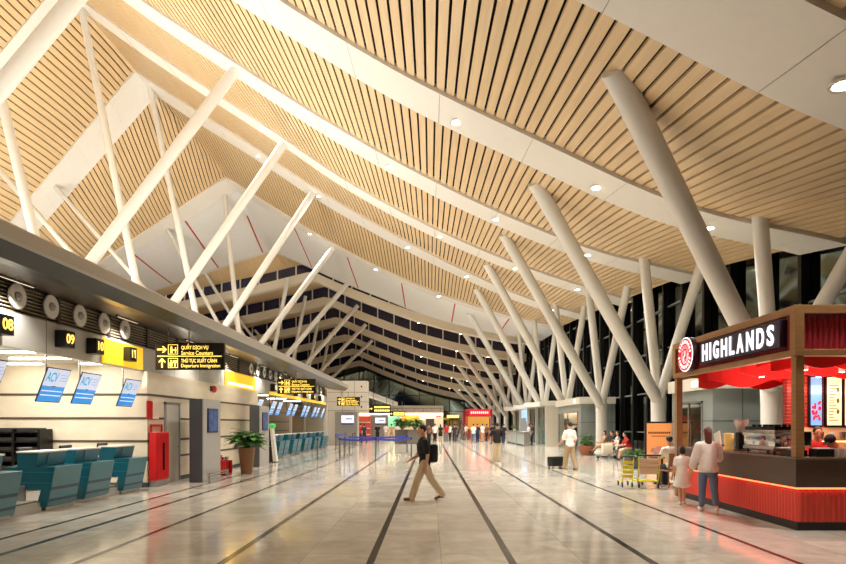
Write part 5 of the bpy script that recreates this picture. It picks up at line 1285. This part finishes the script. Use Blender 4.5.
    for sd, sx in (('L', -1), ('R', 1)):
        limb(bm, J['sh'+sd], r(0.054), J['el'+sd], r(0.041)); limb(bm, J['el'+sd], r(0.041), J['wr'+sd], r(0.028))
        wr, d = J['wr'+sd], J['hd'+sd]; sidev = Vector((0, 0, 1)).cross(d)
        if sidev.length < 0.3: sidev = Vector((0, 1, 0)) if abs(d.z) > 0.9 else X
        sidev = (sidev-d*sidev.dot(d)).normalized(); nrm = d.cross(sidev).normalized()
        palm = wr+d*0.055*s
        q = Matrix((sidev, d, nrm)).transposed().to_4x4()
        limb(bm, wr, r(0.027), wr+d*0.03*s, r(0.028)); ball(bm, palm, (r(0.040), r(0.052), r(0.019)), 10, q)
        cd = -nrm if nrm.dot(Vector((-sx, 0.5, 0))) < 0 else nrm
        for i, L in enumerate((0.066, 0.076, 0.071, 0.056)):
            b0 = palm+sidev*(0.031-0.0205*i)*s+d*0.036*s; m1 = b0+(d*0.92+cd*0.25).normalized()*L*0.55*s; m2 = m1+(d*0.7+cd*0.6).normalized()*L*0.5*s
            limb(bm, b0, r(0.0098), m1, r(0.0092)); limb(bm, m1, r(0.0092), m2, r(0.0082))
        b0 = palm+sidev*0.034*s-d*0.02*s; m1 = b0+(sidev*0.8+d*0.6).normalized()*0.04*s; m2 = m1+(sidev*0.35+d*0.9).normalized()*0.032*s
        limb(bm, b0, r(0.013), m1, r(0.0115)); limb(bm, m1, r(0.0115), m2, r(0.0095))
        limb(bm, J['hip'+sd], r(0.088), J['kn'+sd], r(0.058)); limb(bm, J['kn'+sd], r(0.056), J['kn'+sd].lerp(J['an'+sd], 0.35), r(0.056)); limb(bm, J['kn'+sd].lerp(J['an'+sd], 0.35), r(0.056), J['an'+sd], r(0.036))
        ft = J['ft'+sd]; limb(bm, J['an'+sd]+Vector((0, -0.02*s, -0.025*s)), r(0.038), J['an'+sd]+ft*0.15*s+Vector((0, 0, -0.036*s)), r(0.026))
    obj('body', solid(bm, vox, 2), skin, t, smooth=True)
    # face
    bm = nb()
    for sx in (-1, 1): ball(bm, hc+HR @ Vector((sx*0.030*s, 0.080*s, 0.022*s)), (r(0.011), r(0.006), r(0.007)), 8, HM4)
    obj('eyes', bm, EYE, t)
    bm = nb(); ball(bm, hc+HR @ Vector((0, 0.082*s, -0.052*s)), (r(0.022), r(0.006), r(0.007)), 8, HM4); obj('mouth', bm, LIP, t)
    # hair
    bm = nb(); ball(bm, hc+HR @ Vector((0, -0.020*s, 0.045*s)), (r(0.083), r(0.094), r(0.095)), 14, HM4)
    if hairstyle == 'bob': ball(bm, hc+HR @ Vector((0, -0.042*s, -0.02*s)), (r(0.090), r(0.068), r(0.11)), 14, HM4)
    if hairstyle == 'long': limb(bm, hc+HR @ Vector((0, -0.05*s, 0.02*s)), r(0.078), hc+HR @ Vector((0, -0.085*s, -0.17*s)), r(0.07))
    if hairstyle == 'tail': limb(bm, hc+HR @ Vector((0, -0.1*s, 0.05*s)), r(0.035), hc+HR @ Vector((0, -0.14*s, -0.12*s)), r(0.018))
    obj('hair', solid(bm, max(vox, 0.010), 2), hair, t, smooth=True)
    if cap:
        bm = nb(); ball(bm, hc+HR @ Vector((0, -0.012*s, 0.062*s)), (r(0.090), r(0.102), r(0.086)), 14, HM4)
        ball(bm, hc+HR @ Vector((0, 0.10*s, 0.06*s)), (r(0.066), r(0.07), r(0.012)), 10, HM4); obj('cap', solid(bm, max(vox, 0.010), 1), cap, t, smooth=True)
    cv = max(vox*1.3, 0.012)
    def legs(bm, g, upto, flare):
        for sd in 'LR':
            h, k, a = J['hip'+sd], J['kn'+sd], J['an'+sd]
            limb(bm, h, r(0.094)+g, k, r(0.066)+g+flare*0.5)
            if upto > 0.55: limb(bm, k, r(0.066)+g+flare*0.5, k.lerp(a, min(1, (upto-0.5)*2)), r(0.050)+g+flare)
        ball(bm, pel+Vector((0, -0.01*s, 0.0)), (r(0.170)+g, r(0.122)+g, r(0.13)+g), 12, RM)
    if trousers:
        bm = nb(); tf = fit if tfit is None else tfit; legs(bm, 0.008*tf, leglen, 0.012*tf); obj('trousers', solid(bm, cv, 2), trousers, t, smooth=True)
    if shirt:
        bm = nb(); torso(bm, 0.016*fit)
        if fit > 1.5: limb(bm, chest, r(0.15), pel+Vector((0, -0.02, 0.0)), r(0.17))
        for sd in 'LR':
            sh, el, wr = J['sh'+sd], J['el'+sd], J['wr'+sd]
            if sleeve <= 1: limb(bm, sh, r(0.058)+0.014*fit, sh.lerp(el, sleeve), r(0.048)+0.018*fit)
            else: limb(bm, sh, r(0.058)+0.014*fit, el, r(0.046)+0.016*fit); limb(bm, el, r(0.046)+0.016*fit, el.lerp(wr, sleeve-1), r(0.036)+0.016*fit)
        obj('shirt', solid(bm, cv, 2, [(up(0, 0, -0.075), -(Rl @ Vector((0, 0, 1))))]), shirt, t, smooth=True)
    if dress:
        bm = nb(); torso(bm, 0.014)
        n = 8
        for i in range(n):
            u = i/n; c = pel+Vector((0, -0.01*s, (0.05-0.42*u)*s)); ball(bm, c, (r(0.175+0.085*u), r(0.13+0.085*u), r(0.09)), 12)
        for sd in 'LR': limb(bm, J['sh'+sd], r(0.07), J['sh'+sd].lerp(J['el'+sd], 0.6), r(0.065))
        obj('dress', solid(bm, cv, 2, [(pel+Vector((0, 0, -0.40*s)), Vector((0, 0, -1)))]), dress, t, smooth=True)
    for sd in 'LR':
        ft = J['ft'+sd]; a = J['an'+sd]; bm = nb()
        limb(bm, a+Vector((0, -0.025*s, -0.022*s)), r(0.042), a+ft*0.16*s+Vector((0, 0, -0.034*s)), r(0.032))
        ball(bm, a+ft*0.07*s+Vector((0, 0, -0.052*s)), (r(0.042), r(0.12), r(0.012)), 10)
        obj('shoe', solid(bm, max(vox, 0.010), 1), shoes or cloth('dark shoe', (40, 34, 32)), t, smooth=True)
    return t, J, up
BLK = cloth('black cotton', (22, 22, 24)); BEIGE = cloth('beige cotton', (206, 186, 154)); WHT = cloth('white cotton', (240, 235, 226)); DENIM = cloth('blue denim', (104, 120, 146)); NAVY = cloth('navy cotton', (36, 44, 66)); REDC = cloth('red cotton', (196, 36, 36)); KHAKI = cloth('khaki cotton', (170, 144, 108)); TAN = cloth('tan cotton', (196, 158, 116)); PINK = cloth('pale pink cotton', (240, 222, 214)); GREYC = cloth('grey cotton', (120, 118, 116)); WSHOE = cloth('white shoe', (220, 214, 204)); BROWNC = cloth('brown cotton', (122, 82, 56))

# the man striding across the middle
m1, J, up = person('man in black top and beige trousers striding left across the open floor', (-0.12, 12.95, 0), PI/2+0.15, 1.68,
    dict(hipL=0.42, kneeL=0.12, hipR=-0.42, kneeR=0.22, lean=0.06, shL=(-0.2, 0.1), shR=(0.15, 0.1), elL=0.35, elR=0.9), BLK, BEIGE, shoes=cloth('brown shoe', (120, 84, 62)), fit=1.3, sleeve=0.75)
t = thing('shoulder_bag', 'black bag slung behind the striding man', 'bag', m1.location, m1.rotation_euler.z)
bm = nb(); b2 = nb(); rbox(b2, -0.17, 0.17, -0.10, 0.08, -0.2, 0.2, 0.05); merge(bm, b2, Matrix.Translation(up(0.06, -0.20, 0.18))); obj('body', bm, BLK, t, smooth='auto')
bm = nb(); path(bm, [up(0.12, -0.17, 0.36), up(0.15, -0.12, 0.5), up(0.12, 0.02, 0.52), up(0.05, 0.13, 0.4), up(-0.10, 0.15, 0.2), up(-0.17, 0.0, 0.1), up(-0.06, -0.19, 0.06)], 0.014, 8); obj('strap', bm, BLK, t)
# woman and child by the kiosk
person('woman in loose white shirt and jeans with auburn hair walking along the kiosk counter', (5.19, 11.2, 0), -0.25, 1.60,
    dict(hipL=0.25, kneeL=0.05, hipR=-0.28, kneeR=0.35, lean=0.03, shL=(0.1, 0.3), shR=(0.5, 0.25), elL=0.3, elR=0.9), PINK, DENIM, shoes=WSHOE, hair=HAIR_RED, hairstyle='long', female=True, fit=2.0, sleeve=1.6, tfit=0.5, leglen=0.9)
person('small girl in a white dress with black hair walking beside the woman', (5.19, 12.35, 0), -0.1, 1.20,
    dict(hipL=-0.15, kneeL=0.15, hipR=0.18, shL=(0.1, 0.2), shR=(0.2, 0.25)), None, None, dress=WHT, shoes=WSHOE, hairstyle='bob', female=True, vox=0.008)
# man in black with his back turned
person('man in black shirt and pale trousers standing with his back turned, arms raised in front', (2.92, 26.2, 0), 0.1, 1.70,
    dict(hipL=0.06, hipR=-0.05, shL=(0.7, 0.25), shR=(0.6, 0.3), elL=1.3, elR=1.4, inL=0.3, inR=0.3), BLK, BEIGE, fit=1.6, sleeve=0.8, vox=0.011)
# man in white shirt
person('man in white shirt and khaki trousers walking beside a black suitcase', (5.05, 21.7, 0), 0.5, 1.74,
    dict(hipL=0.22, kneeL=0.05, hipR=-0.2, kneeR=0.2, shL=(0.35, 0.15), shR=(-0.1, 0.15), elL=0.5, elR=0.4), WHT, KHAKI, fit=1.5, sleeve=0.8, vox=0.011)
# baristas
person('barista in red shirt with dark hair standing behind the kiosk counter', (7.2, 11.2, 0), PI-0.3, 1.60,
    dict(lean=0.12, shL=(0.6, 0.15), shR=(0.5, 0.15), elL=0.8, elR=0.9, head=(0.15, 0)), REDC, BLK, sleeve=0.8, female=True)
person('barista in red shirt and black cap bending over the kiosk counter', (7.46, 10.6, 0), PI/2+0.3, 1.66,
    dict(lean=0.85, shL=(0.9, 0.15), shR=(0.8, 0.15), elL=0.7, elR=0.7, head=(0.2, 0)), REDC, BLK, sleeve=0.8, cap=BLK)
# seated man behind the trolley
person('man in white shirt seated with his back turned behind the luggage trolley', (6.28, 15.65, 0), 0.15, 1.66,
    dict(hipL=1.45, hipR=1.45, kneeL=1.45, kneeR=1.45, lean=0.1, shL=(0.5, 0.1), shR=(0.5, 0.1), elL=0.8, elR=0.8), WHT, NAVY, seat_z=0.46, sleeve=0.7)
# people on the bench
sit = lambda **k: dict(dict(hipL=1.4, hipR=1.4, kneeL=1.1, kneeR=1.2, lean=-0.1, shL=(0.5, 0.12), shR=(0.5, 0.12), elL=0.9, elR=0.9), **k)
for y, c, tr, lab, ll, sty, k in ((31.52, TAN, TAN, 'person in tan clothes leaning back on the bench, legs stretched out', 0.6, 'bob', dict(kneeL=0.5, kneeR=0.6)), (29.84, BLK, BEIGE, 'person in black shirt sitting on the bench beside the white bag', 1.0, 'short', dict(lean=0.1)), (29.28, PINK, GREYC, 'person in pale shirt sitting on the bench next to the one in black', 1.0, 'bob', {}), (27.44, REDC, BEIGE, 'person in red shirt sitting bent forward on the nearer bench', 0.55, 'tail', dict(lean=0.35))):
    person(lab, (9.12, y, 0), PI/2, 1.64, sit(**k), c, tr, hairstyle=sty, seat_z=0.44, vox=0.012, leglen=ll, female=sty != 'short', group='people seated on the bench')

# ------------------------------------------------------------------ the crowd in the distance
stand, _, _ = person('person in white top and black trousers at the left of the distant crowd', (0, 0, 0), 0, 1.68, dict(shL=(0.1, 0.12), shR=(0.3, 0.12), elR=0.8, hipL=0.04), WHT, BLK, vox=0.014)
walk, _, _ = person('person in navy shirt striding away through the distant hall', (0, 0, 0), 0, 1.70, dict(hipL=0.3, hipR=-0.25, kneeR=0.3, shL=(-0.2, 0.1), shR=(0.25, 0.1)), NAVY, NAVY, vox=0.014)
gown, _, _ = person('person in a black dress standing in the distant hall', (0, 0, 0), 0, 1.62, dict(), None, None, dress=BLK, hairstyle='long', female=True, vox=0.014)
def at(px, D): return ((px-430)*D/600.0, D, 0)
stand.location = at(435, 55); stand['group'] = 'distant crowd'
walk.location = at(454.5, 54); walk['group'] = 'distant crowd'
gown.location = at(440.5, 58); gown['group'] = 'distant crowd'
ORANGE = cloth('orange cotton', (206, 120, 60))
crowd = [(stand, 446.5, 57, 0.3, REDC, GREYC, 'person in red shirt standing in the middle of the distant hall'),
         (walk, 450.0, 60, -0.4, WHT, BLK, 'person in white shirt walking beside the red shirt in the distance'),
         (stand, 462, 66, 1.0, GREYC, GREYC, 'person in grey standing left of the distant red shop'),
         (walk, 473.5, 53, 0.2, WHT, DENIM, 'person in white shirt and blue jeans before the distant red shop'),
         (stand, 477.5, 55, -0.2, NAVY, NAVY, 'person in dark clothes before the distant red shop'),
         (stand, 482.5, 56, 0.5, WHT, TAN, 'person in white top and tan trousers before the distant red shop'),
         (walk, 486.5, 57, -0.6, BROWNC, BLK, 'person in brown shirt right of the distant red shop'),
         (stand, 492.5, 50, 0.8, BLK, BROWNC, 'person in black just left of the man with his back turned'),
         (walk, 503.5, 50, -0.3, BLK, NAVY, 'person in black just right of the man with his back turned'),
         (stand, 429, 52, 0.4, BROWNC, BLK, 'person in brown top half hidden by the striding man'),
         (stand, 360.5, 53.5, 0.0, REDC, NAVY, 'person in red top between the two grey panels'),
         (walk, 364, 51.5, 0.6, NAVY, NAVY, 'person in navy between the two grey panels'),
         (stand, 377.5, 56, 0.4, BLK, BLK, 'person all in black left of the planters'),
         (stand, 386, 60, -0.2, WHT, BEIGE, 'person in white top and beige trousers left of the planters'),
         (walk, 391.5, 58, 0.9, TAN, TAN, 'person all in tan left of the planters'),
         (stand, 397, 57, -0.7, PINK, REDC, 'person in pink top and red trousers left of the planters'),
         (stand, 529, 45.8, PI/2, PINK, NAVY, 'person in pink top behind the service counter'),
         (stand, 532, 47.5, PI/2, NAVY, BLK, 'person in dark shirt standing before the glass booths'),
         (walk, 466, 62, 2.0, WHT, GREYC, 'person in white and grey just left of the distant red stall'),
         (stand, 457, 72, 0.4, TAN, NAVY, 'person in tan top farthest down the hall')]
for src, px, D, rz, c1, c2, lab in crowd:
    dup(src, at(px, D), rz, lab, 'distant crowd', {'shirt': c1, 'trousers': c2})
